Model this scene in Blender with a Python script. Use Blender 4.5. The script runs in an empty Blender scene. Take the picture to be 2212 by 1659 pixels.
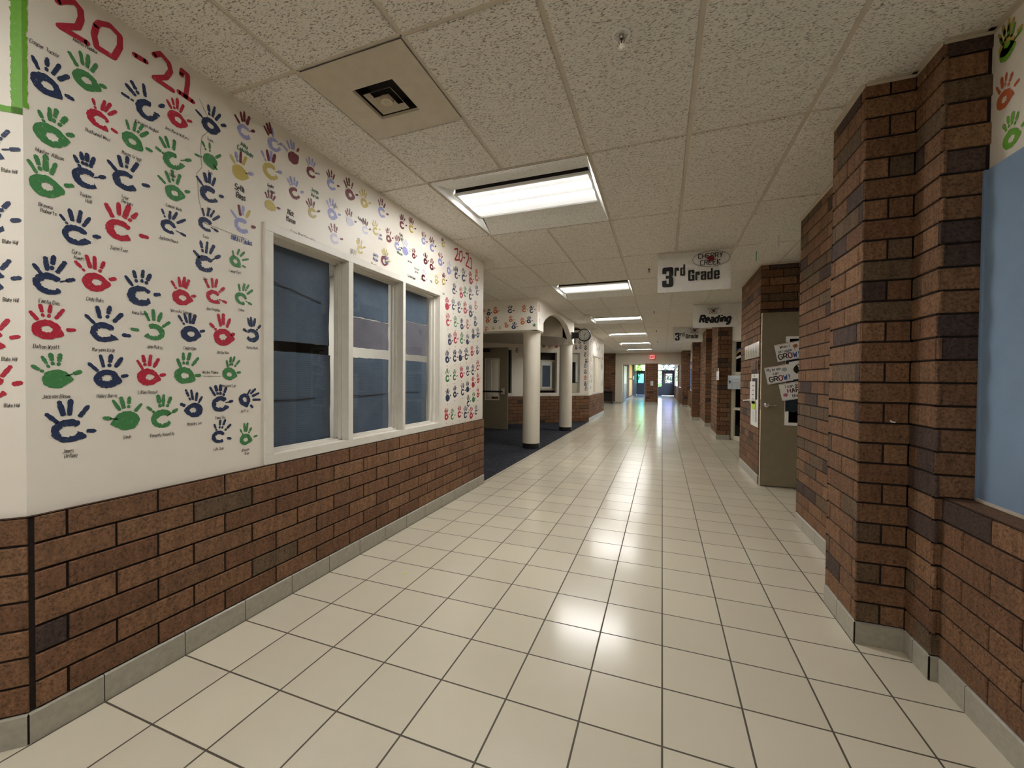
import bpy, math, random
from mathutils import Vector, Matrix
# ------------------------------------------------------------------ camera, world, exposure
SC = bpy.context.scene
COL = SC.collection
H_CAM, YAW, PITCH, ROLL, FPX = 1.3354, 0.3624, -0.0154, 0.0079, 889.6845
def setup_camera():
    F = Vector((-math.sin(YAW)*math.cos(PITCH), math.cos(YAW)*math.cos(PITCH), math.sin(PITCH)))
    R = Vector((math.cos(YAW), math.sin(YAW), 0)); U = R.cross(F)
    R2 = R*math.cos(ROLL) + U*math.sin(ROLL); U2 = R2.cross(F)
    cd = bpy.data.cameras.new('camera'); co = bpy.data.objects.new('camera', cd); COL.objects.link(co)
    m = Matrix((R2, U2, -F)).transposed().to_4x4(); m.translation = Vector((0, 0, H_CAM))
    co.matrix_world = m
    cd.sensor_fit = 'HORIZONTAL'; cd.sensor_width = 36.0; cd.lens = 36.0*FPX/2212.0
    cd.shift_x = (1106.0-1093.1566)/2212.0; cd.shift_y = -(829.5-832.1568)/2212.0
    cd.clip_start = 0.05; cd.clip_end = 300
    SC.camera = co
setup_camera()
W = bpy.data.worlds.new('world'); SC.world = W; W.use_nodes = True
wn = W.node_tree; bg = wn.nodes['Background']
sky = wn.nodes.new('ShaderNodeTexSky'); sky.sky_type = 'NISHITA'; sky.sun_elevation = math.radians(48); sky.sun_rotation = math.radians(200); sky.sun_disc = False
wn.links.new(sky.outputs[0], bg.inputs[0]); bg.inputs[1].default_value = 0.70
vs = SC.view_settings; vs.view_transform = 'Standard'; vs.look = 'None'; vs.gamma = 1.0; vs.use_curve_mapping = False
vs.exposure = 2.05
LAMP = 18.0
SC.cycles.max_bounces = 10; SC.cycles.diffuse_bounces = 6; SC.cycles.glossy_bounces = 4; SC.cycles.transmission_bounces = 6; SC.cycles.transparent_max_bounces = 12
SC.cycles.caustics_reflective = False; SC.cycles.caustics_refractive = False
SC.cycles.sample_clamp_indirect = 4.0
SC.cycles.use_denoising = True

ZC = 2.827; HB = 0.112; ZW = 0.826; CO = 0.1016
T = 0.3048
CX0, CY0, CT = -1.6943, 1.5353, 0.6096
# ------------------------------------------------------------------ materials
def srgb(r, g, b):
    f = lambda c: (c/255/12.92) if c/255 <= .04045 else ((c/255+.055)/1.055)**2.4
    return (f(r), f(g), f(b), 1)
class NT:
    def __init__(s, name):
        s.m = bpy.data.materials.new(name); s.m.use_nodes = True; s.t = s.m.node_tree; s.b = s.t.nodes['Principled BSDF']
    def n(s, kind, **kw):
        x = s.t.nodes.new('ShaderNode'+kind)
        for k, v in kw.items(): setattr(x, k, v)
        return x
    def l(s, a, b): s.t.links.new(a, b)
    def coord(s, scale=(1, 1, 1), out='Object'):
        c = s.n('TexCoord'); mp = s.n('Mapping'); mp.inputs['Scale'].default_value = scale; s.l(c.outputs[out], mp.inputs[0]); return mp.outputs[0]
    def noise(s, vec, scale, detail=4, rough=.6):
        x = s.n('TexNoise'); x.inputs['Scale'].default_value = scale; x.inputs['Detail'].default_value = detail; x.inputs['Roughness'].default_value = rough
        s.l(vec, x.inputs['Vector']); return x.outputs[0]
    def ramp(s, fac, stops):
        x = s.n('ValToRGB'); e = x.color_ramp.elements
        e[0].position, e[0].color = stops[0]; e[1].position, e[1].color = stops[-1]
        for p, c in stops[1:-1]:
            q = e.new(p); q.color = c
        s.l(fac, x.inputs[0]); return x.outputs[0]
    def mix(s, a, b, fac, mode='MIX'):
        x = s.n('MixRGB', blend_type=mode)
        for i, v in ((1, a), (2, b), (0, fac)):
            if hasattr(v, 'links'): s.l(v, x.inputs[i])
            else: x.inputs[i].default_value = v
        return x.outputs[0]
    def math(s, op, a, b=0.0, c=None):
        x = s.n('Math', operation=op)
        for i, v in enumerate((a, b) if c is None else (a, b, c)):
            if hasattr(v, 'links'): s.l(v, x.inputs[i])
            else: x.inputs[i].default_value = v
        return x.outputs[0]
    def bump(s, h, strength=.3, dist=.002):
        x = s.n('Bump'); x.inputs['Strength'].default_value = strength; x.inputs['Distance'].default_value = dist
        s.l(h, x.inputs['Height']); s.l(x.outputs[0], s.b.inputs['Normal'])
def g(v): return (v, v, v, 1)
def plain(name, col, rough=.6, metal=0.0, var=.06, scale=12, bump=0.0, bscale=150, spec=.4):
    k = NT(name); v = k.coord(); nz = k.noise(v, scale)
    lo = tuple(c*(1-var*2) for c in col[:3])+(1,); hi = tuple(min(1, c*(1+var)) for c in col[:3])+(1,)
    k.l(k.ramp(nz, [(.3, lo), (.7, hi)]), k.b.inputs['Base Color'])
    k.b.inputs['Roughness'].default_value = rough; k.b.inputs['Metallic'].default_value = metal; k.b.inputs['Specular IOR Level'].default_value = spec
    if bump: k.bump(k.noise(v, bscale, 3), bump, .002)
    return k.m
def emit(name, col, strength):
    k = NT(name); k.b.inputs['Base Color'].default_value = (0.8, .8, .8, 1)
    k.b.inputs['Emission Color'].default_value = col; k.b.inputs['Emission Strength'].default_value = strength; return k.m
M = {}
def brick_mat():
    k = NT('brick'); a = k.n('Attribute', attribute_name='tint', attribute_type='GEOMETRY')
    v = k.coord(); n1 = k.noise(v, 85, 5, .75); n2 = k.noise(v, 260, 4, .75); n3 = k.noise(k.coord((30, 30, 5)), 1.2, 3)
    c = k.mix(a.outputs['Color'], k.ramp(n1, [(.36, g(.40)), (.47, g(.95)), (.72, g(1.5))]), 1.0, 'MULTIPLY')
    c = k.mix(c, k.ramp(n2, [(.30, g(.42)), (.44, g(1.0)), (.8, g(1.25))]), 1.0, 'MULTIPLY')
    c = k.mix(c, k.ramp(n3, [(.3, g(.78)), (.6, g(1.08))]), 1.0, 'MULTIPLY')
    k.l(c, k.b.inputs['Base Color']); k.b.inputs['Roughness'].default_value = .78; k.b.inputs['Specular IOR Level'].default_value = .3
    k.bump(k.math('ADD', n1, n2), .55, .003); return k.m
M['brick'] = brick_mat()
M['mortar'] = plain('mortar', srgb(38, 28, 24), .95, var=.15, scale=60)
def wall_mat(name, col):
    k = NT(name); v = k.coord(); n = k.noise(v, 240, 3, .6); b = k.noise(v, 3, 3)
    k.l(k.ramp(b, [(.3, tuple(c*.95 for c in col[:3])+(1,)), (.7, col)]), k.b.inputs['Base Color'])
    k.b.inputs['Roughness'].default_value = .42; k.b.inputs['Specular IOR Level'].default_value = .4
    k.bump(n, .35, .0015); return k.m
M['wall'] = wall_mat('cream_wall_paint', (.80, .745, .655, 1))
M['column'] = wall_mat('cream_column_paint', (.68, .63, .53, 1))
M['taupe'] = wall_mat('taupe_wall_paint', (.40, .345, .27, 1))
M['endwall'] = wall_mat('beige_wall_paint', (.60, .53, .42, 1))
M['trimw'] = plain('white_trim_paint', (.72, .69, .62, 1), .4, var=.03)
def floor_mat():
    k = NT('ceramic_floor_tile'); tc = k.n('TexCoord'); sp = k.n('SeparateXYZ'); k.l(tc.outputs['Object'], sp.inputs[0])
    def dist(o, off):
        q = k.math('DIVIDE', k.math('SUBTRACT', o, off), T); fr = k.math('FRACT', q)
        return k.math('ABSOLUTE', k.math('SUBTRACT', fr, .5)), k.math('FLOOR', q)
    dx, ix = dist(sp.outputs[0], .0166); dy, iy = dist(sp.outputs[1], 1.285)
    m = k.math('MAXIMUM', dx, dy)
    gr = k.math('SMOOTH_MIN', k.math('MULTIPLY', k.math('SUBTRACT', m, .4860), 300.0), 1.0, 0.01)
    gr = k.math('MAXIMUM', gr, 0.0)
    cmb = k.n('CombineXYZ'); k.l(ix, cmb.inputs[0]); k.l(iy, cmb.inputs[1]); wn_ = k.n('TexWhiteNoise', noise_dimensions='3D'); k.l(cmb.outputs[0], wn_.inputs['Vector'])
    v = k.coord(); n1 = k.noise(v, 5, 4, .6); n2 = k.noise(v, 420, 2, .5)
    base = k.ramp(n1, [(.2, (.615, .56, .44, 1)), (.8, (.635, .58, .455, 1))])
    base = k.mix(base, k.ramp(n2, [(.3, g(.95)), (.7, g(1.03))]), 1.0, 'MULTIPLY')
    base = k.mix(base, k.ramp(wn_.outputs['Value'], [(0, g(.94)), (1, g(1.03))]), 1.0, 'MULTIPLY')
    c = k.mix(base, (.075, .060, .042, 1), gr)
    k.l(c, k.b.inputs['Base Color'])
    rg = k.math('ADD', k.math('MULTIPLY', gr, .5), k.math('ADD', .17, k.math('MULTIPLY', n1, .03)))
    k.l(rg, k.b.inputs['Roughness']); k.b.inputs['Specular IOR Level'].default_value = .5
    hgt = k.math('ADD', k.math('MULTIPLY', gr, -1.0), k.math('MULTIPLY', k.noise(v, 6, 2), .03))
    k.bump(hgt, .35, .0015); return k.m
M['floor'] = floor_mat()
M['base'] = plain('glazed_cove_base', (.37, .345, .285, 1), .35, var=.07, scale=40)
def carpet_mat():
    k = NT('navy_swirl_carpet'); v = k.coord()
    w = k.n('TexNoise'); w.inputs['Scale'].default_value = 3; k.l(v, w.inputs['Vector'])
    mv = k.n('MixRGB'); mv.inputs[0].default_value = .35; k.l(v, mv.inputs[1]); k.l(w.outputs['Color'], mv.inputs[2])
    n = k.noise(mv.outputs[0], 14, 3, .5)
    c = k.ramp(n, [(.40, (.004, .006, .012, 1)), (.49, (.006, .009, .017, 1)), (.505, (.06, .07, .09, 1)), (.52, (.006, .008, .016, 1)), (.7, (.004, .006, .012, 1))])
    k.l(c, k.b.inputs['Base Color']); k.b.inputs['Roughness'].default_value = .95; k.bump(k.noise(v, 400, 2), .6, .004); return k.m
M['carpet'] = carpet_mat()
def tile_mat(name, col, dark):
    k = NT(name); v = k.coord((75, 190, 60)); n = k.noise(v, 1.0, 3, .6); n2 = k.noise(k.coord((170, 260, 90)), 1.0, 2)
    pit = k.ramp(n, [(.37, dark), (.455, col)])
    c = k.mix(pit, k.ramp(n2, [(.3, g(.86)), (.55, g(1.02))]), 1.0, 'MULTIPLY')
    k.l(c, k.b.inputs['Base Color']); k.b.inputs['Roughness'].default_value = .9; k.b.inputs['Specular IOR Level'].default_value = .15
    k.bump(k.math('MINIMUM', n, .46), .7, .006); return k.m
M['tile'] = tile_mat('fissured_ceiling_tile', (.76, .72, .65, 1), (.27, .24, .20, 1))
M['tilew'] = tile_mat('white_coffer_tile', (.78, .76, .72, 1), (.36, .34, .31, 1))
M['tbar'] = plain('ceiling_grid_paint', (.58, .51, .41, 1), .5, var=.05)
M['metalw'] = plain('white_enamel', (.80, .80, .78, 1), .35, var=.02)
M['dark'] = plain('dark_gap', (.02, .015, .012, 1), .8)
M['ventp'] = plain('beige_vent_panel', (.55, .48, .37, 1), .5, var=.04)
def lens_mat():
    k = NT('fluorescent_lens'); tc = k.n('TexCoord'); sp = k.n('SeparateXYZ'); k.l(tc.outputs['Generated'], sp.inputs[0])
    s = k.ramp(sp.outputs[1], [(0, g(.0125)), (.16, g(.0100)), (.20, g(.0095)), (.22, g(1.0)), (.40, g(1.0)), (.42, g(.0110)), (.56, g(.0088)), (.60, g(1.0)), (.70, g(1.0)), (.72, g(.0112)), (1, g(.0085))])
    k.b.inputs['Base Color'].default_value = (.8, .8, .8, 1)
    k.b.inputs['Emission Color'].default_value = (1.0, .985, .955, 1)
    k.l(k.math('MULTIPLY', s, LAMP), k.b.inputs['Emission Strength']); return k.m
M['lens'] = lens_mat()
def paint(name, col):
    k = NT(name); v = k.coord(); n = k.noise(v, 70, 5, .75)
    hi = tuple(c*.45+w*.55 for c, w in zip(col[:3], (.70, .64, .56)))+(1,)
    k.l(k.ramp(n, [(.31, hi), (.39, tuple(min(1, c*1.15+.004) for c in col[:3])+(1,)), (.7, col)]), k.b.inputs['Base Color'])
    k.b.inputs['Roughness'].default_value = .5; return k.m
PC = {'N': (.012, .025, .075, 1), 'G': (.045, .19, .06, 1), 'R': (.40, .012, .035, 1), 'M': (.13, .010, .018, 1), 'L': (.27, .28, .52, 1), 'Y': (.46, .36, .085, 1),
      'P': (.48, .47, .58, 1), 'A': (.50, .11, .035, 1), 'V': (.12, .34, .02, 1)}
PN = {'N': 'navy', 'G': 'green', 'R': 'red', 'M': 'maroon', 'L': 'lavender', 'Y': 'mustard', 'P': 'pale lilac', 'A': 'orange', 'V': 'lime green'}
for k_, c_ in PC.items(): M['p'+k_] = paint(PN[k_].replace(' ', '_')+'_paint', c_)
M['ink'] = plain('black_marker_ink', (.035, .03, .03, 1), .6)
M['inkg'] = plain('green_marker_ink', (.03, .16, .09, 1), .6)
M['inkb'] = plain('blue_marker_ink', (.05, .10, .30, 1), .6)
M['inkgray'] = plain('faded_marker_ink', (.25, .22, .19, 1), .6)
M['white'] = plain('white_paper', (.78, .77, .74, 1), .6, var=.03)
M['cloth'] = plain('white_banner_vinyl', (.74, .72, .68, 1), .45, var=.05, scale=6)
M['black'] = plain('black_print', (.012, .011, .012, 1), .5)
M['blackp'] = plain('black_plastic', (.015, .013, .014, 1), .4)
M['cherry'] = plain('cherry_red_print', (.20, .008, .022, 1), .5)
M['door'] = plain('olive_grey_door_paint', (.215, .178, .115, 1), .45, var=.05)
M['sunedge'] = plain('sunlit_door_edge_tone', (.62, .53, .36, 1), .45)  # paler than the leaf: sunlight put into the edge colour
M['chrome'] = plain('brushed_chrome', (.62, .60, .57, 1), .22, 1.0)
M['frame'] = plain('cream_window_frame', (.62, .56, .43, 1), .45, var=.03)
def blue_paper(name, a, b):
    k = NT(name); v = k.coord(); n = k.noise(v, 4, 4); w = k.n('TexWave', bands_direction='Z'); w.inputs['Scale'].default_value = 22; w.inputs['Distortion'].default_value = .6; k.l(v, w.inputs['Vector'])
    c = k.mix(k.ramp(n, [(.3, a), (.7, b)]), k.ramp(w.outputs['Fac'], [(0, g(.86)), (.5, g(1.05))]), 1.0, 'MULTIPLY')
    k.l(c, k.b.inputs['Base Color']); k.b.inputs['Roughness'].default_value = .8; k.bump(w.outputs['Fac'], .25, .002); return k.m
M['bpaper'] = blue_paper('slate_blue_corrugated_paper', (.060, .088, .135, 1), (.085, .12, .175, 1))
M['ppaper'] = blue_paper('mauve_grey_corrugated_paper', (.13, .125, .165, 1), (.165, .155, .19, 1))
M['board'] = plain('blue_bulletin_fabric', (.21, .30, .43, 1), .85, var=.04, scale=4, bump=.3, bscale=400)
M['board2'] = plain('bright_blue_bulletin_paper', (.16, .26, .55, 1), .8)
M['chair'] = plain('dark_bench_wood', (.03, .02, .016, 1), .4)
M['xdoor'] = plain('charcoal_door_paint', (.085, .085, .105, 1), .4)
M['wood'] = plain('brown_door_wood', (.13, .06, .03, 1), .5)
M['orangep'] = plain('orange_poster_paper', (.72, .42, .10, 1), .6)
def blind_mat():
    k = NT('cream_blind'); k.b.inputs['Base Color'].default_value = (.80, .72, .54, 1); tl = k.n('BsdfTranslucent'); tl.inputs[0].default_value = (.85, .74, .52, 1); mx = k.n('MixShader'); mx.inputs[0].default_value = .45
    k.l(k.b.outputs[0], mx.inputs[1]); k.l(tl.outputs[0], mx.inputs[2]); k.l(mx.outputs[0], k.t.nodes['Material Output'].inputs[0]); return k.m
M['blind'] = blind_mat()
M['foil'] = plain('glossy_laminated_print', (.80, .76, .64, 1), .15, .35, var=.25, scale=35)
M['grass'] = plain('lawn', (.16, .34, .05, 1), .9, var=.3, scale=2)
M['leaf'] = plain('hedge_leaves', (.20, .46, .10, 1), .8, var=.4, scale=3)
M['concrete'] = plain('concrete_path', (.6, .58, .54, 1), .9)
M['lime'] = plain('lime_note', (.55, .75, .10, 1), .6); M['teal'] = plain('teal_ribbon', (.03, .33, .22, 1), .6)
M['red'] = emit('exit_sign_face', (1, .07, .08, 1), .26); M['exitl'] = plain('exit_letter_red', (.25, .01, .015, 1), .5)
M['pinkb'] = plain('pink_print', (.45, .12, .22, 1), .6); M['orangeb'] = plain('orange_print', (.45, .13, .04, 1), .6); M['grayb'] = plain('grey_print', (.35, .38, .42, 1), .6)
M['bluep'] = plain('blue_print', (.04, .09, .30, 1), .6); M['pwhite'] = plain('pale_blue_paper', (.62, .68, .74, 1), .6)
def glass(name, col, rough=.02, gl=.12):
    k = NT(name); t = k.t; out = t.nodes['Material Output']; tr = k.n('BsdfTransparent'); tr.inputs[0].default_value = col
    go = k.n('BsdfGlossy'); go.inputs['Roughness'].default_value = rough; mx = k.n('MixShader')
    fr = k.n('Fresnel'); fr.inputs[0].default_value = 1.5; ge = k.n('NewGeometry'); k.l(k.math('MULTIPLY', k.math('MULTIPLY', fr.outputs[0], gl*8), k.math('SUBTRACT', 1.0, ge.outputs['Backfacing'])), mx.inputs[0])
    k.l(tr.outputs[0], mx.inputs[1]); k.l(go.outputs[0], mx.inputs[2]); k.l(mx.outputs[0], out.inputs[0]); return k.m
M['glass'] = glass('clear_glass', (.98, .99, .985, 1)); M['glassw'] = glass('thin_window_glass', (.95, .97, .96, 1), .02, .025); M['glassd'] = glass('dark_glass', (.22, .27, .27, 1)); M['glasslil'] = glass('lilac_film_glass', (.46, .42, .58, 1)); M['glasscy'] = glass('cyan_film_glass', (.20, .48, .52, 1)); M['glassgr'] = glass('green_film_glass', (.50, .62, .34, 1))
# ------------------------------------------------------------------ objects
LOC = {}
def put(o, label=None, cat=None, group=None, kind=None):
    if label: o['label'] = label
    if cat: o['category'] = cat
    if group: o['group'] = group
    if kind: o['kind'] = kind
    return o
def thing(name, label, cat, loc, rz=0.0, group=None):
    o = bpy.data.objects.new(name, None); COL.objects.link(o); o.location = loc; o.rotation_euler = (0, 0, rz); o.empty_display_size = .1
    LOC[o.name] = Matrix.Translation(Vector(loc)) @ Matrix.Rotation(rz, 4, 'Z'); return put(o, label, cat, group)
class MB:
    def __init__(s): s.v = []; s.f = []; s.mi = []; s.mats = []; s.tint = []; s.cur = (1, 1, 1)
    def k(s, m):
        if m not in s.mats: s.mats.append(m)
        return s.mats.index(m)
    def add(s, vs_, fs, m):
        b = len(s.v); s.v += [tuple(v) for v in vs_]; i = s.k(m); s.tint += [s.cur]*len(vs_)
        for f in fs: s.f.append([b+q for q in f]); s.mi.append(i)
    def box(s, a, b, m):
        x0, y0, z0 = a; x1, y1, z1 = b
        s.add([(x0, y0, z0), (x1, y0, z0), (x1, y1, z0), (x0, y1, z0), (x0, y0, z1), (x1, y0, z1), (x1, y1, z1), (x0, y1, z1)],
              [(0, 3, 2, 1), (4, 5, 6, 7), (0, 1, 5, 4), (1, 2, 6, 5), (2, 3, 7, 6), (3, 0, 4, 7)], m)
    def cbox(s, a, b, m, c=.003):   # box with chamfered edges
        a = [min(p, q) for p, q in zip(a, b)][:]; a2 = [max(p, q) for p, q in zip(a, b)] if False else None
        s.box(a, b, m)
    def quad(s, p, m): s.add(p, [tuple(range(len(p)))], m)
    def lathe(s, c, prof, m, n=24, ax='z', a0=0, a1=2*math.pi):
        vs_ = []; full = abs(a1-a0-2*math.pi) < 1e-6; cnt = n if full else n+1
        for r, h in prof:
            for i in range(cnt):
                t = a0+(a1-a0)*i/n; p = (r*math.cos(t), r*math.sin(t))
                vs_.append({'z': (c[0]+p[0], c[1]+p[1], c[2]+h), 'y': (c[0]+p[0], c[1]+h, c[2]+p[1]), 'x': (c[0]+h, c[1]+p[0], c[2]+p[1])}[ax])
        fs = []
        for j in range(len(prof)-1):
            for i in range(n):
                i2 = (i+1) % cnt; fs.append((j*cnt+i, j*cnt+i2, (j+1)*cnt+i2, (j+1)*cnt+i))
        s.add(vs_, fs, m)
    def tube(s, pts, r, m, n=8):
        P = [Vector(p) for p in pts]; vs_ = []
        for i, p in enumerate(P):
            d = (P[min(i+1, len(P)-1)]-P[max(i-1, 0)]).normalized(); u = d.orthogonal().normalized(); w = d.cross(u)
            for j in range(n):
                t = 2*math.pi*j/n; vs_.append(p+(u*math.cos(t)+w*math.sin(t))*r)
        fs = [(i*n+j, i*n+(j+1) % n, (i+1)*n+(j+1) % n, (i+1)*n+j) for i in range(len(P)-1) for j in range(n)]
        fs += [tuple(range(n))[::-1], tuple(range((len(P)-1)*n, len(P)*n))]
        s.add(vs_, fs, m)
    def build(s, name, parent=None, smooth=False, bevel=0, **kw):
        me = bpy.data.meshes.new(name); vv = s.v
        if parent is not None:
            q = parent
            while q.parent is not None: q = q.parent
            mt = LOC.get(q.name)
            if mt is not None:
                inv = mt.inverted(); vv = [inv @ Vector(v) for v in vv]
        me.from_pydata([tuple(v) for v in vv], [], s.f)
        for m in s.mats: me.materials.append(M[m])
        me.polygons.foreach_set('material_index', s.mi)
        if any(t != (1, 1, 1) for t in s.tint):
            at = me.attributes.new('tint', 'FLOAT_COLOR', 'POINT'); at.data.foreach_set('color', [c for t in s.tint for c in (*t, 1.0)])
        if smooth: me.polygons.foreach_set('use_smooth', [True]*len(me.polygons))
        me.update(); o = bpy.data.objects.new(name, me); COL.objects.link(o)
        if parent is not None: o.parent = parent
        if bevel:
            b = o.modifiers.new('bevel', 'BEVEL'); b.width = bevel; b.segments = 2; b.limit_method = 'ANGLE'
        return put(o, **kw)
def S(name, mb, **kw): return mb.build(name, kind='structure', **kw)
def copy_tree(o, parent=None):
    c = o.copy(); COL.objects.link(c); c.parent = parent
    for ch in o.children: copy_tree(ch, c)
    return c
def place_copy(o, loc, label, **kw):
    c = copy_tree(o); c.location = loc; put(c, label, **kw); return c
# ------------------------------------------------------------------ brick, wall and base runs (room on the right-hand side of each run)
random.seed(7)
def seg(p, q):
    d = Vector((q[0]-p[0], q[1]-p[1], 0)); L = d.length; d /= L; return d, Vector((d.y, -d.x, 0)), L
def tint_pick(r, wild):
    b = Vector((.185, .096, .050)); k = r.random()
    if k < .07*wild: b = Vector((.070, .044, .036))
    elif k < .20*wild: b = Vector((.12, .078, .046))
    elif k < .45: b = Vector((.165, .082, .043))
    elif k < .6: b = Vector((.205, .110, .058))
    return tuple(b*r.uniform(.86, 1.12))
def brick_path(name, pts, z0, z1, phase=None, wild=1.0, course=CO, cap=0, seed=1, gaps={}):
    r = random.Random(seed); mb = MB(); run = 0.0
    for i in range(len(pts)-1):
        p = Vector((*pts[i], 0)); d, n, L = seg(pts[i], pts[i+1])
        q0 = p-n*.008; q1 = q0+d*L
        mb.cur = (1, 1, 1)
        mb.quad([(*q0.xy, z0), (*q1.xy, z0), (*q1.xy, z1), (*q0.xy, z1)], 'mortar')
        mb.cur = (.15, .082, .045)
        if cap: mb.quad([(*(p-n*.002).xy, z1-.002), (*(q1+n*.006).xy, z1-.002), (*(q1-n*cap).xy, z1-.002), (*(p-n*cap).xy, z1-.002)], 'brick')
        rows = int(math.ceil((z1-z0-.01)/course)); ph = (phase[i] if phase else run % T)
        for c in range(rows):
            a = z0+c*course+.005; b = min(z0+(c+1)*course-.004, z1)
            if b-a < .02: continue
            off = ph+(.5*T if c % 2 else 0); s = -((off) % T); s = s if s < 0 else s-T
            cuts = [0.0]
            t = off % T
            if t > .035: cuts.append(t)
            while t+T < L-.035:
                t += T; cuts.append(t)
            cuts.append(L)
            for j in range(len(cuts)-1):
                u0 = cuts[j]+(.0045 if j else gaps.get(i, .0008)); u1 = cuts[j+1]-(.0045 if j < len(cuts)-2 else .0008)
                if u1-u0 < .01: continue
                mb.cur = tint_pick(r, wild); e = .0035; jz = r.uniform(-.001, .001)
                def P(u, z, dep): w = p+d*u+n*dep; return (w.x, w.y, z)
                vs_ = [P(u0, a, -.012), P(u1, a, -.012), P(u1, b, -.012), P(u0, b, -.012), P(u0, a, -.004), P(u1, a, -.004), P(u1, b, -.004), P(u0, b, -.004),
                       P(u0+e, a+e, jz), P(u1-e, a+e, jz), P(u1-e, b-e, jz), P(u0+e, b-e, jz)]
                fs = [(8, 9, 10, 11)]
                for x0, x1 in ((0, 4), (4, 8)):
                    for m_ in range(4): fs.append((x0+m_, x0+(m_+1) % 4, x1+(m_+1) % 4, x1+m_))
                mb.add(vs_, fs, 'brick')
        run += L
    return S(name, mb)
def base_path(name, pts, zt=HB, off=.004, phase=0.0):
    mb = MB()
    for i in range(len(pts)-1):
        p = Vector((*pts[i], 0)); d, n, L = seg(pts[i], pts[i+1]); q = p+n*(off-.004)
        mb.quad([(*q.xy, 0), (*(q+d*L).xy, 0), (*(q+d*L).xy, zt-.003), (*q.xy, zt-.003)], 'mortar')
        # joints line up with the floor grid
        ax = 1 if abs(d.y) > abs(d.x) else 0; start = pts[i][ax]; sg = d[ax]; o0 = (.0166, 1.285)[ax]
        cuts = [0.0]
        k = [(o0+T*m-start)/sg for m in range(-40, 90)] if abs(sg) > .9 else [T*m for m in range(1, 60)]
        cuts += sorted(x for x in k if .02 < x < L-.02)+[L]
        for j in range(len(cuts)-1):
            u0, u1 = cuts[j]+.0015, cuts[j+1]-.0015
            def P(u, z, dep): w = p+d*u+n*dep; return (w.x, w.y, z)
            mb.add([P(u0, 0, off), P(u1, 0, off), P(u1, zt-.006, off), P(u0, zt-.006, off), P(u1, zt, off-.006), P(u0, zt, off-.006), P(u1, zt, -.02), P(u0, zt, -.02)],
                   [(0, 1, 2, 3), (3, 2, 4, 5), (5, 4, 6, 7)], 'base')
    return S(name, mb)
def offset_path(pts, o):
    res = []
    for i in range(len(pts)):
        ns = []
        if i: ns.append(seg(pts[i-1], pts[i])[1])
        if i < len(pts)-1: ns.append(seg(pts[i], pts[i+1])[1])
        if len(ns) == 1: v = ns[0]*o
        else:
            m = (ns[0]+ns[1]).normalized(); v = m*(o/max(.2, m.dot(ns[0])))
        res.append((pts[i][0]+v.x, pts[i][1]+v.y))
    return res
def wall_panel(mb, p, q, z0, z1, holes=(), m='wall', depth=.12):
    d, n, L = seg(p, q); P0 = Vector((*p, 0))
    us = sorted({0.0, L, *[h[0] for h in holes], *[h[1] for h in holes]}); zs = sorted({z0, z1, *[h[2] for h in holes], *[h[3] for h in holes]})
    def P(u, z, dep=0): w = P0+d*u+n*dep; return (w.x, w.y, z)
    for i in range(len(us)-1):
        for j in range(len(zs)-1):
            cu, cz = (us[i]+us[i+1])/2, (zs[j]+zs[j+1])/2
            if any(h[0] < cu < h[1] and h[2] < cz < h[3] for h in holes): continue
            mb.quad([P(us[i], zs[j]), P(us[i+1], zs[j]), P(us[i+1], zs[j+1]), P(us[i], zs[j+1])], m)
    for u0, u1, a, b in holes:
        mb.quad([P(u0, a), P(u0, a, -depth), P(u0, b, -depth), P(u0, b)], m); mb.quad([P(u1, a), P(u1, b), P(u1, b, -depth), P(u1, a, -depth)], m)
        mb.quad([P(u0, b), P(u0, b, -depth), P(u1, b, -depth), P(u1, b)], m); mb.quad([P(u0, a), P(u1, a), P(u1, a, -depth), P(u0, a, -depth)], m)
# oriented frame for flat work on walls: o + x*ex + y*ey, lifted along n
class Fr:
    def __init__(s, o, ex, ey=(0, 0, 1), rot=0.0):
        s.o = Vector(o); ex = Vector(ex).normalized(); ey = Vector(ey).normalized()
        s.ex = ex*math.cos(rot)+ey*math.sin(rot); s.ey = ey*math.cos(rot)-ex*math.sin(rot); s.n = s.ex.cross(s.ey)
    def __call__(s, x, y, d=0.0): w = s.o+s.ex*x+s.ey*y+s.n*d; return (w.x, w.y, w.z)
def fbox(mb, fr, x0, y0, x1, y1, d0, d1, m):
    v = [fr(x, y, d) for d in (d0, d1) for x, y in ((x0, y0), (x1, y0), (x1, y1), (x0, y1))]
    mb.add(v, [(3, 2, 1, 0), (4, 5, 6, 7), (0, 1, 5, 4), (1, 2, 6, 5), (2, 3, 7, 6), (3, 0, 4, 7)], m)
def fdisc(mb, fr, x, y, rx, ry, d, m, n=20, jit=0, r=random):
    v = [fr(x, y, d)]+[fr(x+rx*math.cos(2*math.pi*i/n)*(1+r.uniform(-jit, jit)), y+ry*math.sin(2*math.pi*i/n)*(1+r.uniform(-jit, jit)), d) for i in range(n)]
    mb.add(v, [(0, i+1, (i+1) % n+1) for i in range(n)], m)
def stroke(mb, fr, pts, w, d, m, joints=True, closed=False):
    P = [Vector(p).to_2d() for p in pts]
    for i in range(len(P)-1):
        t = P[i+1]-P[i]
        if t.length < 1e-6: continue
        t.normalize(); nn = Vector((-t.y, t.x))*w/2; a, b = P[i], P[i+1]
        e_ = d+.00012*(i % 3)
        mb.quad([fr(*(a-nn), e_), fr(*(b-nn), e_), fr(*(b+nn), e_), fr(*(a+nn), e_)], m)
        if joints and (i or closed): fdisc(mb, fr, a.x, a.y, w/2, w/2, d+.0004, m, 8)
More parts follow.
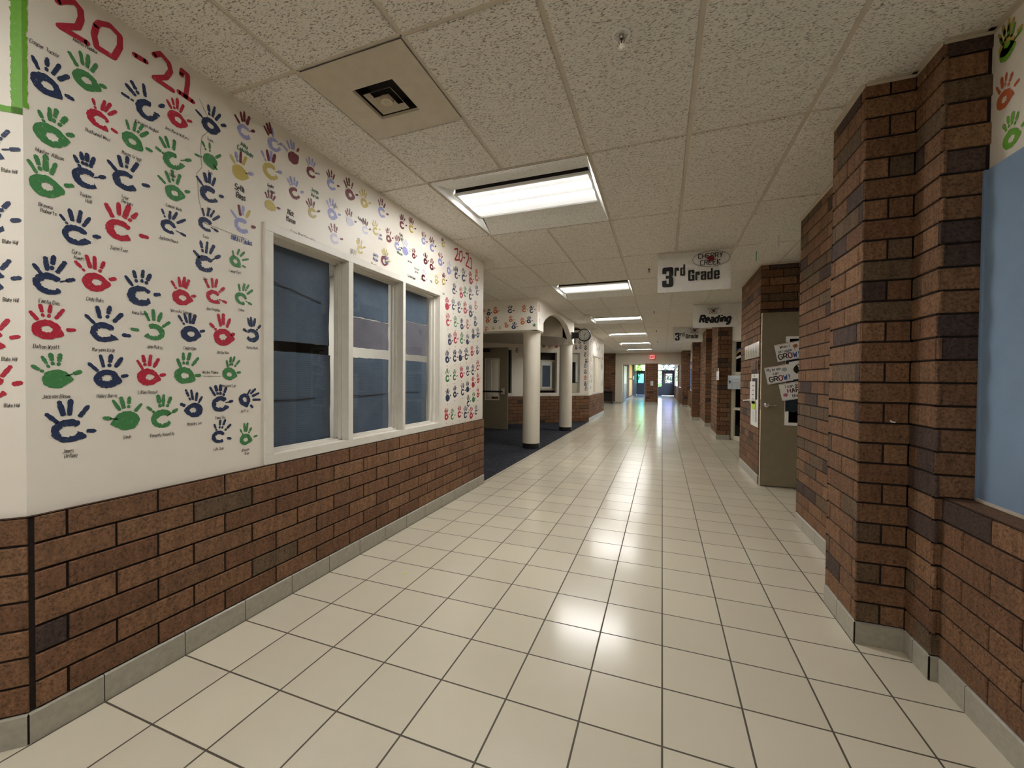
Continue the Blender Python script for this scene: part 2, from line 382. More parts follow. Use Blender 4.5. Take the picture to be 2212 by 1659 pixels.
GL = dict(zip('ABCDEFGHIJKLMNOPQRSTUVWXYZabcdefghijklmnopqrstuvwxyz0123456789!,.-&', '''02 28 42;14 34|02 08 38 47 46 35 05;35 44 43 32 02|47 38 18 07 03 12 32 43|02 08 28 47 43 22 02|48 08 02 42;05 35|48 08 02;05 35|47 38 18 07 03 12 32 43 45 25|02 08;42 48;05 45|12 18|48 43 32 12 03|02 08;48 05 42|08 02 42|02 08 25 48 42|02 08 42 48|18 38 47 43 32 12 03 07 18|02 08 38 47 46 35 05|18 38 47 43 32 12 03 07 18;24 42|02 08 38 47 46 35 05;25 42|47 38 18 07 06 15 35 44 43 32 12 03|08 48;28 22|08 03 12 32 43 48|08 22 48|08 12 26 32 48|02 48;08 42|08 25 48;25 22|08 48 02 42|06 26 35 32 12 03 14 34|08 02 22 33 35 26 06|35 26 16 05 03 12 22 33|38 32 12 03 05 16 36|04 34 35 26 16 05 03 12 32|38 28 17 12;06 26|36 16 05 03 12 32;36 31 20 00|08 02;05 16 26 35 32|12 16;17 18|26 21 10;27 28|08 02;36 04 32|18 12|02 06;05 16 25 22;25 36 45 42|02 06;05 16 26 35 32|16 26 35 33 22 12 03 05 16|00 06 26 35 33 22 02|30 36 16 05 03 12 32|02 06;04 16 26|35 26 16 05 14 24 33 22 12 03|18 13 22 32;06 36|06 03 12 22 33;36 32|06 22 46|06 12 24 32 46|06 32;36 02|06 14;36 10|06 36 02 32|18 38 47 43 32 12 03 07 18|17 28 22|07 18 38 47 46 02 42|07 18 38 47 46 35 15;35 44 43 32 12 03|38 04 44;38 32|48 08 05 35 44 43 32 12 03|47 38 18 07 03 12 32 43 44 35 05|08 48 12|18 38 47 46 35 15 06 07 18;15 04 03 12 32 43 44 35|03 12 32 43 47 38 18 07 06 15 45|18 14;13 12|12 10|12 13|05 35|42 07 18 27 03 12 22 44'''.split('|')))
def text_w(s, adv=None):
    w = 0
    for ch in s: w += 2.4 if ch in 'ilI!,.1j' else (3.0 if ch == ' ' else (5.6 if (ch.isupper() or ch == 'm' or ch == 'w' or ch.isdigit()) else 4.6))
    return w
def write(mb, fr, s, x, y, h, m, w=.09, d=.001, jit=0.0, align='L', sx=.62, seed=0, slant=0.0, joints=True):
    """h is the cap height (6 units); w the pen width as a share of h"""
    r = random.Random(seed); u = h/6; W_ = text_w(s)*u*sx
    x0 = x-(W_/2 if align == 'C' else (W_ if align == 'R' else 0))
    for ch in s:
        adv = text_w(ch)*u*sx; dy = r.uniform(-jit, jit)*h
        gl = GL.get(ch)
        if gl:
            for st in gl.split(';'):
                pts = []
                for p in st.split():
                    gx, gy = int(p[0]), int(p[1])-2
                    pts.append((x0+gx*u*sx+gy*u*slant+r.uniform(-jit, jit)*h*.35, y+gy*u+dy+r.uniform(-jit, jit)*h*.35))
                stroke(mb, fr, pts, w*h, d, m, joints)
        x0 += adv
    return W_
# measured positions (m) of the painted handprints: (colour, palm style, palm and five tips as (y, z))
BIG=[('N','O',[(0.824,2.4),(0.79,2.482),(0.83,2.502),(0.864,2.501),(0.89,2.476),(0.9,2.393)]),('G','O',[(0.937,2.49),(0.887,2.568),(0.921,2.594),(0.946,2.597),(0.972,2.58),(0.999,2.505)]),('R','C',[(0.975,2.362),(0.958,2.436),(0.997,2.451),(1.016,2.451),(1.035,2.431),(1.035,2.342)]),('N','C',[(1.143,2.501),(1.049,2.516),(1.063,2.565),(1.083,2.591),(1.129,2.607),(1.209,2.562)]),('R','O',[(1.261,2.529),(1.219,2.596),(1.241,2.617),(1.264,2.63),(1.291,2.616),(1.325,2.557)]),('N','O',[(1.412,2.585),(1.342,2.625),(1.404,2.687),(1.436,2.696),(1.465,2.675),(1.49,2.633)]),('G','O',[(0.835,2.221),(0.805,2.298),(0.834,2.324),(0.854,2.33),(0.882,2.316),(0.9,2.258)]),('G','O',[(1.087,2.337),(1.067,2.416),(1.101,2.427),(1.128,2.429),(1.148,2.408),(1.16,2.33)]),('G','C',[(1.243,2.329),(1.172,2.357),(1.189,2.413),(1.213,2.428),(1.251,2.431),(1.321,2.371)]),('G','S',[(1.412,2.413),(1.339,2.409),(1.373,2.491),(1.409,2.501),(1.466,2.47),(1.445,2.385)]),('G','O',[(0.822,2.029),(0.776,2.106),(0.796,2.132),(0.823,2.146),(0.851,2.128),(0.897,2.064)]),('N','C',[(0.935,2.109),(0.9,2.185),(0.921,2.207),(0.94,2.211),(0.962,2.206),(0.995,2.142)]),('N','C',[(1.062,2.156),(1.002,2.216),(1.04,2.254),(1.071,2.264),(1.108,2.254),(1.149,2.172)]),('G','O',[(1.248,2.184),(1.181,2.236),(1.213,2.271),(1.24,2.288),(1.274,2.282),(1.315,2.219)]),('N','C',[(1.405,2.244),(1.345,2.309),(1.383,2.343),(1.409,2.355),(1.437,2.341),(1.477,2.262)]),('LMMMMM','C',[(1.592,2.656),(1.537,2.719),(1.57,2.753),(1.592,2.767),(1.623,2.757),(1.651,2.694)]),('YYLMYL','S',[(1.565,2.425),(1.514,2.498),(1.543,2.527),(1.573,2.542),(1.603,2.529),(1.641,2.454)]),('YLMLML','C',[(1.751,2.519),(1.691,2.611),(1.727,2.633),(1.755,2.64),(1.781,2.634),(1.824,2.549)]),('LMMMLL','C',[(1.773,2.683),(1.707,2.757),(1.723,2.782),(1.742,2.797),(1.759,2.776),(1.827,2.716)]),('MLLLLM','S',[(1.907,2.674),(1.831,2.714),(1.859,2.757),(1.888,2.777),(1.912,2.773),(1.947,2.751)]),('N','C',[(0.905,1.877),(0.859,1.942),(0.886,1.974),(0.92,1.979),(0.948,1.962),(0.978,1.894)]),('R','C',[(1.041,1.943),(0.995,2.039),(1.039,2.058),(1.077,2.063),(1.106,2.039),(1.143,1.945)]),('N','C',[(1.225,2.021),(1.197,2.093),(1.232,2.096),(1.261,2.101),(1.298,2.08),(1.296,2.002)]),('N','C',[(1.389,2.09),(1.373,2.165),(1.406,2.176),(1.432,2.175),(1.459,2.156),(1.449,2.074)]),('LLMLYM','C',[(1.578,2.148),(1.514,2.211),(1.559,2.254),(1.586,2.259),(1.625,2.249),(1.654,2.166)]),('N','C',[(1.385,1.893),(1.331,1.945),(1.364,2.003),(1.397,2.008),(1.431,2.001),(1.459,1.954)]),('G','O',[(1.539,1.947),(1.525,2.002),(1.563,2.02),(1.593,2.013),(1.617,1.98),(1.597,1.93)]),('N','C',[(0.829,1.674),(0.787,1.739),(0.819,1.773),(0.843,1.784),(0.875,1.769),(0.898,1.705)]),('R','O',[(0.961,1.709),(0.9,1.779),(0.934,1.812),(0.96,1.814),(0.991,1.8),(1.027,1.738)]),('N','C',[(1.113,1.683),(1.059,1.76),(1.089,1.79),(1.125,1.8),(1.153,1.789),(1.188,1.704)]),('R','O',[(1.278,1.707),(1.234,1.778),(1.266,1.803),(1.292,1.809),(1.312,1.8),(1.34,1.726)]),('R','C',[(1.426,1.739),(1.382,1.82),(1.418,1.832),(1.444,1.834),(1.483,1.797),(1.492,1.72)]),('G','C',[(1.572,1.757),(1.558,1.833),(1.592,1.842),(1.617,1.841),(1.641,1.817),(1.632,1.735)]),('R','O',[(0.821,1.504),(0.777,1.567),(0.804,1.596),(0.833,1.599),(0.869,1.588),(0.9,1.511)]),('N','C',[(0.987,1.512),(0.929,1.577),(0.966,1.617),(1.009,1.624),(1.051,1.599),(1.076,1.506)]),('G','C',[(1.167,1.532),(1.23,1.586),(1.195,1.625),(1.161,1.635),(1.128,1.622),(1.081,1.536)]),('N','O',[(1.315,1.54),(1.263,1.623),(1.289,1.635),(1.314,1.641),(1.339,1.638),(1.381,1.562)]),('R','O',[(1.474,1.538),(1.406,1.605),(1.448,1.657),(1.476,1.663),(1.512,1.642),(1.534,1.562)]),('N','C',[(1.637,1.564),(1.688,1.629),(1.653,1.663),(1.627,1.667),(1.609,1.66),(1.585,1.594)]),('G','S',[(0.846,1.322),(0.78,1.372),(0.807,1.407),(0.83,1.42),(0.858,1.419),(0.916,1.351)]),('N','O',[(0.997,1.323),(0.937,1.387),(0.975,1.422),(1.012,1.426),(1.049,1.414),(1.066,1.337)]),('R','O',[(1.14,1.331),(1.1,1.405),(1.121,1.429),(1.152,1.432),(1.184,1.417),(1.208,1.343)]),('G','O',[(1.288,1.34),(1.258,1.42),(1.284,1.45),(1.315,1.452),(1.354,1.429),(1.361,1.341)]),('G','O',[(1.505,1.351),(1.492,1.423),(1.515,1.442),(1.536,1.445),(1.565,1.426),(1.567,1.36)]),('N','C',[(0.878,1.124),(0.815,1.195),(0.852,1.241),(0.886,1.246),(0.94,1.219),(0.958,1.114)]),('G','S',[(1.064,1.146),(1.118,1.217),(1.073,1.249),(1.042,1.249),(1.014,1.237),(0.985,1.164)]),('G','C',[(1.196,1.142),(1.135,1.201),(1.178,1.253),(1.202,1.254),(1.232,1.242),(1.257,1.181)]),('N','O',[(1.334,1.172),(1.37,1.238),(1.346,1.26),(1.318,1.273),(1.293,1.274),(1.272,1.205)]),('N','C',[(1.459,1.195),(1.405,1.285),(1.433,1.293),(1.46,1.297),(1.491,1.283),(1.523,1.207)]),('N','O',[(1.591,1.211),(1.624,1.267),(1.657,1.271),(1.679,1.246),(1.687,1.207),(1.638,1.166)]),('N','C',[(1.45,1.027),(1.427,1.096),(1.459,1.115),(1.486,1.115),(1.516,1.087),(1.514,1.009)]),('G','O',[(1.595,0.994),(1.564,1.054),(1.588,1.084),(1.608,1.085),(1.631,1.056),(1.664,1.006)])]
SMALL=[('ML','C',2.044,2.651,-0.005,0.095),('LM','C',2.217,2.649,-0.011,0.098),('MM','O',2.394,2.656,-0.019,0.115),('YY','O',2.544,2.655,-0.014,0.104),('ML','C',1.916,2.464,-0.013,0.099),('YM','S',1.747,2.323,0.004,0.086),('YM','C',2.054,2.396,-0.023,0.089),('LL','O',2.223,2.452,-0.011,0.107),('PM','S',2.395,2.463,-0.013,0.092),('LM','C',2.755,2.666,0.0,0.112),('PM','C',2.246,2.292,-0.017,0.103),('PM','C',2.559,2.457,-0.007,0.09),('YY','C',2.681,2.489,-0.016,0.085),('MM','O',2.844,2.483,-0.001,0.09),('MM','C',3.031,2.659,0.008,0.098),('YM','C',3.171,2.675,-0.001,0.104),('YY','C',2.505,2.293,-0.02,0.084),('LM','C',2.962,2.458,0.008,0.096),('MY','C',2.789,2.287,0.015,0.104),('LP','S',3.078,2.451,-0.001,0.107),('MM','O',3.212,2.445,-0.001,0.072),('LM','C',3.375,2.63,-0.001,0.091),('LM','C',3.53,2.613,-0.013,0.109),('YM','C',3.746,2.709,-0.026,0.067),('MM','O',3.408,2.448,0.0,0.087),('MM','O',3.52,2.424,0.011,0.087),('LM','O',3.686,2.517,0.011,0.102),('LP','O',3.866,2.474,0.012,0.107),('MP','C',3.378,2.284,0.02,0.086),('YY','O',3.615,2.302,-0.001,0.073),('YM','C',3.763,2.335,-0.001,0.095),('N','C',4.038,2.462,-0.001,0.106),('N','C',4.219,2.479,-0.016,0.112),('R','O',4.404,2.488,-0.024,0.109),('A','C',4.562,2.559,-0.002,0.11),('N','C',3.987,2.284,0.012,0.091),('R','O',4.159,2.273,-0.018,0.093),('G','C',4.256,2.305,-0.001,0.091),('N','C',4.394,2.299,-0.011,0.111),('N','C',4.585,2.383,-0.028,0.091),('R','S',3.837,2.092,-0.006,0.1),('N','C',3.977,2.109,-0.007,0.091),('N','C',4.111,2.099,-0.007,0.101),('R','O',4.259,2.116,-0.008,0.106),('N','O',4.403,2.099,-0.008,0.113),('A','C',4.545,2.203,-0.011,0.081),('R','C',3.857,1.926,-0.006,0.102),('G','C',4.026,1.93,-0.009,0.092),('N','O',4.178,1.923,-0.005,0.096),('R','C',4.329,1.942,-0.016,0.084),('N','O',4.532,2.001,-0.002,0.096),('N','O',3.897,1.725,0.001,0.097),('R','C',4.026,1.755,-0.015,0.098),('G','C',4.177,1.762,0.007,0.098),('N','S',4.323,1.762,0.008,0.094),('N','S',4.48,1.844,-0.011,0.094),('N','O',4.61,1.871,-0.005,0.097),('N','O',3.844,1.534,-0.006,0.102),('N','C',4.015,1.554,-0.006,0.1),('N','S',4.146,1.567,-0.007,0.102),('N','C',4.296,1.588,-0.008,0.105),('R','O',4.448,1.637,-0.008,0.094),('N','O',4.597,1.66,-0.002,0.084),('G','C',3.854,1.335,-0.009,0.109),('G','C',4.012,1.348,-0.001,0.094),('R','O',4.177,1.375,-0.007,0.103),('N','C',4.337,1.397,-0.01,0.093),('N','C',4.477,1.413,-0.002,0.096),('R','C',4.613,1.471,-0.008,0.098),('N','S',3.856,1.129,-0.001,0.103),('N','O',4.02,1.16,-0.001,0.101),('N','C',4.208,1.18,-0.002,0.111),('N','S',4.337,1.21,-0.001,0.1),('R','S',4.485,1.262,-0.008,0.103),('R','O',4.626,1.31,-0.012,0.091),('N','C',4.358,1.042,-0.002,0.101),('G','S',4.498,1.083,0.008,0.096),('R','O',4.622,1.134,-0.005,0.091),('R','O',3.834,0.931,-0.001,0.097),('G','C',3.965,0.92,-0.001,0.093),('R','C',4.132,0.932,-0.001,0.103),('N','C',4.284,0.914,-0.001,0.112),('R','O',4.437,0.895,-0.011,0.109),('N','C',4.575,0.925,-0.001,0.091)]
BEAMP=[('N','O',-3.139,2.587,0.003,0.098),('A','O',-2.999,2.617,-0.001,0.104),('N','C',-2.699,2.614,0.006,0.114),('A','C',-2.419,2.617,0.005,0.101),('N','C',-2.275,2.592,-0.007,0.101),('A','O',-3.158,2.446,-0.001,0.099),('N','O',-3.002,2.433,-0.001,0.098),('A','O',-2.685,2.438,-0.003,0.091),('A','O',-2.768,2.333,-0.02,0.079),('N','O',-2.626,2.309,0.025,0.101),('A','O',-2.448,2.386,-0.014,0.096),('N','O',-2.33,2.405,0.012,0.1),('A','C',-3.184,2.274,0.0,0.074),('Y','S',-3.037,2.294,0.0,0.049),('Y','S',-2.905,2.301,0.0,0.049),('A','C',-3.24,2.61,-0.001,0.074)]
RIGHTP=[('A','O',2.315,2.496,-0.032,0.101),('V','O',2.274,2.315,-0.002,0.105),('V','S',2.307,2.685,-0.019,0.057)]
FARP=[('N','C',-0.508,2.503,0,0.11),('N','O',-0.356,2.489,0,0.11),('N','C',-0.167,2.487,0,0.11),('N','O',-0.482,2.304,0,0.11),('N','C',-0.318,2.33,0,0.11),('N','O',-0.129,2.307,0,0.11),('N','C',-0.138,2.095,0,0.11),('N','O',-0.099,1.894,0,0.11),('N','C',-0.133,1.742,0,0.11),('N','O',-0.131,1.55,0,0.11),('R','C',-0.128,1.358,0,0.11),('N','O',-0.126,1.176,0,0.11),('N','C',-0.1,1.024,0,0.11),('N','O',-1.621,2.331,0,0.11),('R','C',-1.413,2.329,0,0.11),('R','O',-1.179,2.328,0,0.11),('N','C',-2.497,2.148,0,0.11)]
ST1= [[(0.859, 2.728), (0.873, 2.743), (0.904, 2.766), (0.923, 2.752), (0.925, 2.718), (0.915, 2.679), (0.862, 2.64), (0.942, 2.639)], [(0.971, 2.729), (0.963, 2.686), (0.971, 2.645), (1.026, 2.643), (1.047, 2.701), (1.047, 2.746), (1.014, 2.763), (0.98, 2.746), (0.971, 2.729)], [(1.098, 2.706), (1.139, 2.707)], [(1.17, 2.758), (1.196, 2.783), (1.228, 2.765), (1.236, 2.734), (1.217, 2.691), (1.17, 2.658), (1.244, 2.651)], [(1.281, 2.747), (1.284, 2.77), (1.308, 2.765), (1.308, 2.727), (1.299, 2.658)], [(1.27, 2.661), (1.331, 2.654)]]
ST2= [[(3.995, 2.736), (4.061, 2.762), (4.07, 2.714), (4.002, 2.627), (4.09, 2.645)], [(4.116, 2.747), (4.098, 2.659), (4.145, 2.641), (4.181, 2.695), (4.172, 2.763), (4.116, 2.747)], [(4.21, 2.709), (4.238, 2.711)], [(4.267, 2.771), (4.332, 2.783), (4.339, 2.725), (4.269, 2.634), (4.359, 2.631)], [(4.378, 2.749), (4.409, 2.745), (4.42, 2.64)], [(4.389, 2.632), (4.426, 2.635)]]
# ------------------------------------------------------------------ the shell
mb = MB(); mb.quad([(-2.157, -7, 0), (3.2, -7, 0), (3.2, 24.2, 0), (-2.157, 24.2, 0)], 'floor'); mb.quad([(-9, -7, 0), (-2.157, -7, 0), (-2.157, 1, 0), (-9, 1, 0)], 'floor')
mb.quad([(-9, 13.1, 0), (-2.157, 13.1, 0), (-2.157, 24.2, 0), (-9, 24.2, 0)], 'floor'); mb.quad([(-2.4, 24.2, 0), (1.3, 24.2, 0), (1.3, 38.2, 0), (-2.4, 38.2, 0)], 'floor')
S('floor', mb)
mb = MB(); mb.quad([(-7, 1, 0), (-2.157, 1, 0), (-2.157, 13.1, 0), (-7, 13.1, 0)], 'carpet'); S('floor_carpet', mb)
def tri(i): return CX0+CT*i
def trj(j): return CY0+CT*j
COFF = [2+6*i for i in range(-2, 6)]
mb = MB()
def panel(x0, x1, y0, y1, m='tile'):
    e = .012; c = .004; zt = ZC+.011
    v = [(x0+e, y0+e, zt), (x1-e, y0+e, zt), (x1-e, y1-e, zt), (x0+e, y1-e, zt), (x0+e, y0+e, ZC+c), (x1-e, y0+e, ZC+c), (x1-e, y1-e, ZC+c), (x0+e, y1-e, ZC+c),
         (x0+e+c, y0+e+c, ZC), (x1-e-c, y0+e+c, ZC), (x1-e-c, y1-e-c, ZC), (x0+e+c, y1-e-c, ZC)]
    fs = [(8, 11, 10, 9)]+[(a+i, a+(i+1) % 4, a+4+(i+1) % 4, a+4+i) for a in (0, 4) for i in range(4)]
    mb.add(v, fs, m)
bar = MB()
for i in range(-8, 8):
    for j in range(-14, 38, 2):
        if i in (0, 1) and any(j == c for c in COFF): continue
        x0, x1, y0, y1 = tri(i), tri(i+1), trj(j), trj(j+2)
        if y0 > 23.95 or (x0 < -2.2 and x1 > -9 and y0 > 7.4 and y1 < 13 and x0 < -2.5): continue
        yb = trj(1) if (i == 0 and j == 0) else y0; bar.quad([(x0, yb, ZC+.0075), (x0, y1, ZC+.0075), (x1, y1, ZC+.0075), (x1, yb, ZC+.0075)], 'tbar')
        if i == 0 and j == 0: panel(x0, x1, trj(1), y1); continue
        if i == 1 and j == -4 : pass
        panel(x0, x1, y0, y1)
for x0, x1, y0, y1 in ((-9, 9, -7, 24),): pass
o = S('ceiling', mb); bar.build('suspension_grid', o)
mb = MB(); mb.box((-9, -7.2, 3.4), (9, 24.3, 3.5), 'wall'); mb.box((-9, 24.3, 3.4), (1.2, 38.3, 3.5), 'wall'); S('ceiling_sky_block', mb)  # unseen roof over everything, added to keep sky light from leaking in
mb = MB(); mb.box((-9.2, -7.2, -.1), (-9, 38.3, 3.5), 'wall'); S('wall_sky_block_left', mb)  # unseen outer wall, added against sky light leaks
mb = MB(); mb.box((9, -7.2, -.1), (9.2, 24.3, 3.5), 'wall'); mb.box((1.32, 24.02, -.1), (9.2, 24.3, 3.5), 'wall'); S('wall_sky_block_right', mb)  # unseen outer walls on this side, added to shut out the sky
mb = MB(); mb.box((-9, -7.2, -.1), (9, -7, 3.5), 'wall'); S('wall_back', mb)
mb = MB(); mb.box((-9.2, -7.2, -.12), (9.2, 38.3, -.02), 'dark'); S('floor_slab', mb)

LW = [(-3.6, -.711), (-2.124, .765), (-2.124, 4.823), (-4.2, 6.899), (-4.75, 7.449), (-4.75, 9.2)]
LW2 = [(-4.75, 10.16), (-4.75, 10.65), (-2.16, 13.11), (-2.16, 16.68), (-4.3, 18.82)]
brick_path('wall_left_brick', LW, HB, ZW, phase=[.1, .1095, .05, .1, .1], wild=.12, cap=.05, seed=3, gaps={1: .022})
base_path('baseboard_left', LW[:3])
brick_path('wall_pod_brick', LW2, HB-CO, ZW, wild=.3, cap=.05, seed=5); base_path('baseboard_pod', LW2[2:])
OFW = -.02
A = offset_path(LW, OFW); B_ = offset_path(LW2, OFW); XW = -2.144
mb = MB(); wall_panel(mb, A[0], A[1], ZW-.01, 2.86); S('wall_left_corner', mb); WCORN = bpy.data.objects['wall_left_corner']
mb = MB(); y0 = A[1][1]; wall_panel(mb, A[1], A[2], ZW-.01, 2.86, [(1.775-y0, 3.70-y0, .88, 2.178)], depth=.14); WL = S('wall_left', mb)
mb = MB(); wall_panel(mb, A[2], A[3], ZW-.01, 2.86); wall_panel(mb, A[3], A[4], ZW-.01, 2.86); wall_panel(mb, A[4], A[5], ZW-.01, 2.86); wall_panel(mb, A[5], B_[0], 2.19, 2.86); wall_panel(mb, B_[0], B_[1], ZW-.01, 2.86); S('wall_alcove', mb)
# far pod: s runs back from the corner at (-2.16, 13.11)
L45 = seg(B_[1], B_[2])[2]
def h45(s0, s1, a, b): return (L45-s1, L45-s0, a, b)
mb = MB(); wall_panel(mb, B_[1], B_[2], ZW-.01, 2.86, [h45(.29, .90, .90, 2.20), h45(1.12, 2.03, .90, 2.18), h45(2.62, 3.05, .90, 2.22)], depth=.12); WP = S('wall_pod_angled', mb)
mb = MB(); L3 = seg(B_[2], B_[3])[2]; wall_panel(mb, B_[2], B_[3], ZW-.01, 2.86, [(.80, 2.60, .87, 2.185)], depth=.14); WP3 = S('wall_pod', mb)
mb = MB(); wall_panel(mb, B_[3], B_[4], ZW-.01, 2.86); S('wall_pod_end', mb)
# inside the near classroom, the alcove's room and the pod
mb = MB(); mb.quad([(-7, .9, 0), (-7, 4.7, 0), (-7, 4.7, 2.9), (-7, .9, 2.9)], 'wall'); mb.quad([(-7, .2, 0), (-2.3, .9, 0), (-2.3, .9, 2.9), (-7, .2, 2.9)], 'wall'); mb.quad([(-7, 4.9, 0), (-2.3, 4.7, 0), (-2.3, 4.7, 2.9), (-7, 4.9, 2.9)], 'wall'); mb.quad([(-7, .2, 2.9), (-2.3, .2, 2.9), (-2.3, 4.9, 2.9), (-7, 4.9, 2.9)], 'wall'); S('wall_classroom', mb)
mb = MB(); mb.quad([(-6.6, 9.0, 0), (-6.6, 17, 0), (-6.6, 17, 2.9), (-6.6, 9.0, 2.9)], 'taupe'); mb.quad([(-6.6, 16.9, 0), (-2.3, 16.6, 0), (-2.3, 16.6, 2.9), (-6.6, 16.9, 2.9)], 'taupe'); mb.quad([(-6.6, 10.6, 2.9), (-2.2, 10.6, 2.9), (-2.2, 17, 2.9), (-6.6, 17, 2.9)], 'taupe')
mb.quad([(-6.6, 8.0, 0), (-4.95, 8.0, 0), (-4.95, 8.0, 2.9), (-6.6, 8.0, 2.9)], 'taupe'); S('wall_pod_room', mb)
# end wall with two openings, hall beyond
YE = 23.95
mb = MB(); mb.box((-2.48, YE, 0), (-2.13, YE+.2, 2.86), 'endwall'); mb.box((-2.13, YE, 2.19), (1.32, YE+.2, 2.86), 'endwall'); mb.box((-.9, YE+.02, 0), (-.876, YE+.22, 2.19), 'frame'); mb.box((-.235, YE+.02, 0), (-.205, YE+.22, 2.19), 'frame'); mb.box((-2.135, YE-.01, 0), (-2.09, YE+.21, 2.2), 'frame')
S('wall_end', mb)
brick_path('wall_end_pier', [(-.876, YE+.2), (-.876, YE-.06), (-.235, YE-.06), (-.235, YE+.2)], .1, 2.24, wild=.5, seed=8)
brick_path('wall_end_recess', [(-5, YE+.05), (-2.48, YE+.05)], .1, ZC+.01, wild=.6, seed=9)
base_path('baseboard_end', [(-5, YE+.05), (-2.48, YE+.05)]); base_path('baseboard_end_wall', [(-2.48, YE), (-2.14, YE)]); base_path('baseboard_end_pier', [(-.876, YE+.2), (-.876, YE-.06), (-.235, YE-.06), (-.235, YE+.2)])
brick_path('wall_hall_left', [(-2.15, 24.15), (-2.15, 38)], .1, 2.75, wild=.5, seed=10); base_path('baseboard_hall_left', [(-2.15, 24.15), (-2.15, 38)])
mb = MB(); mb.box((-2.4, 24.15, 2.75), (1.2, 38.1, 2.8), 'tile'); S('ceiling_hall', mb)
mb = MB(); mb.cur = (.19, .10, .055)
for a, b, c, d_ in ((24.1, 38, 0, .9), (24.1, 38, 2.3, 2.8), (28.0, 30.0, .9, 2.3), (24.1, 24.5, .9, 2.3), (37.0, 38, .9, 2.3)): mb.box((.95, a, c), (1.1, b, d_), 'brick' if d_ <= .9 or a == 28.0 else 'endwall')
mb.cur = (.2, .1, .055); S('wall_hall_right', mb)
mb = MB(); mb.box((-2.3, 38, 2.71), (1.1, 38.12, 2.8), 'endwall'); S('wall_exterior_header', mb)
mb = MB(); mb.box((-1.355, 38, 0), (-.375, 38.12, 2.7), 'endwall'); S('wall_exterior', mb)
mb = MB(); mb.box((-2.6, 38, 0), (-2.145, 38.12, 2.7), 'endwall'); S('wall_exterior_left', mb)

# right-hand side: stepped brick piers, blue board wall
RA = [(2.3, 4.56), (1.185, 4.56), (1.185, 3.0), (.935, 3.0), (.935, 2.585), (1.133, 2.585), (1.133, 2.38), (1.30, 2.38)]
brick_path('wall_right_pier', RA, HB, ZC+.006, phase=[0, .21, .10, .06, .1016, .07, .0], wild=1.15, seed=21)
base_path('baseboard_right_pier', RA)
RB = [(1.163, 2.39), (1.163, -7)]
brick_path('wall_right_wainscot', RB, HB, ZW, phase=[.30], wild=.7, cap=.14, seed=22); base_path('baseboard_right', RB)
mb = MB(); wall_panel(mb, (1.295, 2.40), (1.295, -7), ZW-.02, 2.86); WR = S('wall_right', mb)
RC = [(2.9, 7.46), (1.165, 7.46), (1.165, 6.10), (2.3, 6.10)]
brick_path('wall_doorway_pier', RC, HB, ZC+.006, phase=[0, .12, .095], wild=.9, seed=23); base_path('baseboard_doorway_pier', RC)
mb = MB(); wall_panel(mb, (2.25, 6.2), (2.25, 4.5), 0, 2.86); S('wall_vestibule', mb)
mb = MB(); wall_panel(mb, (1.43, 10.48), (3.1, 8.81), 2.23, 2.86, m='wall'); wall_panel(mb, (1.43, 10.48), (3.1, 8.81), 0, .03, m='frame'); wall_panel(mb, (3.1, 8.9), (3.1, 7.4), 0, 2.86); S('wall_storefront_header', mb)
RD = [(2.0, 11.62), (1.165, 11.62), (1.165, 10.42), (1.435, 10.42)]
brick_path('wall_second_pier', RD, HB, ZC+.006, wild=.7, seed=24); base_path('baseboard_second_pier', RD)
mb = MB(); wall_panel(mb, (2.0, 13.2), (2.0, 11.6), 0, 2.86, m='endwall'); S('wall_second_recess', mb)
RE = [(1.30, 15.6), (1.133, 15.6), (1.133, 15.4), (.93, 15.4), (.93, 15.0), (1.165, 15.0), (1.165, 13.15), (2.0, 13.15)]
brick_path('wall_third_pier', RE, HB, ZC+.006, wild=.7, seed=25); base_path('baseboard_third_pier', RE)
brick_path('wall_far_wainscot', [(1.19, 22.3), (1.19, 15.6)], HB, ZW, wild=.5, cap=.12, seed=26); base_path('baseboard_far_wainscot', [(1.19, 22.3), (1.19, 15.6)])
mb = MB(); wall_panel(mb, (1.295, 22.35), (1.295, 15.55), ZW-.02, 2.86); S('wall_far_right', mb)
RG = [(.93, YE+.1), (.93, 22.3), (1.30, 22.3)]
brick_path('wall_fourth_pier', RG, HB, ZC+.006, wild=.7, seed=27); base_path('baseboard_fourth_pier', RG)
# wall angle moulding under the ceiling along the right-hand brick
mb = MB()
for path in (RA, RC, RD, RE, RG, [(1.295, 2.38), (1.295, -7)]):
    for i in range(len(path)-1):
        p = Vector((*path[i], 0)); d, n, L = seg(path[i], path[i+1]); a = p+n*.002; b = a+d*L
        c, e = b+n*.022, a+n*.022
        mb.add([(*a.xy, ZC-.016), (*b.xy, ZC-.016), (*b.xy, ZC+.004), (*a.xy, ZC+.004), (*c.xy, ZC-.001), (*e.xy, ZC-.001), (*b.xy, ZC-.001), (*a.xy, ZC-.001)], [(0, 1, 2, 3), (7, 5, 4, 6)], 'tbar')
S('trim_1', mb)
mb = MB()
for path in (B_[:3],):
    for i in range(len(path)-1):
        p = Vector((*path[i], 0)); d, n, L = seg(path[i], path[i+1]); a = p+n*.001; b = a+d*L; c, e = b+n*.02, a+n*.02
        mb.add([(*a.xy, ZC-.014), (*b.xy, ZC-.014), (*b.xy, ZC+.004), (*a.xy, ZC+.004), (*c.xy, ZC-.001), (*e.xy, ZC-.001), (*b.xy, ZC-.001), (*a.xy, ZC-.001)], [(0, 1, 2, 3), (7, 5, 4, 6)], 'wall')
S('trim_2', mb)

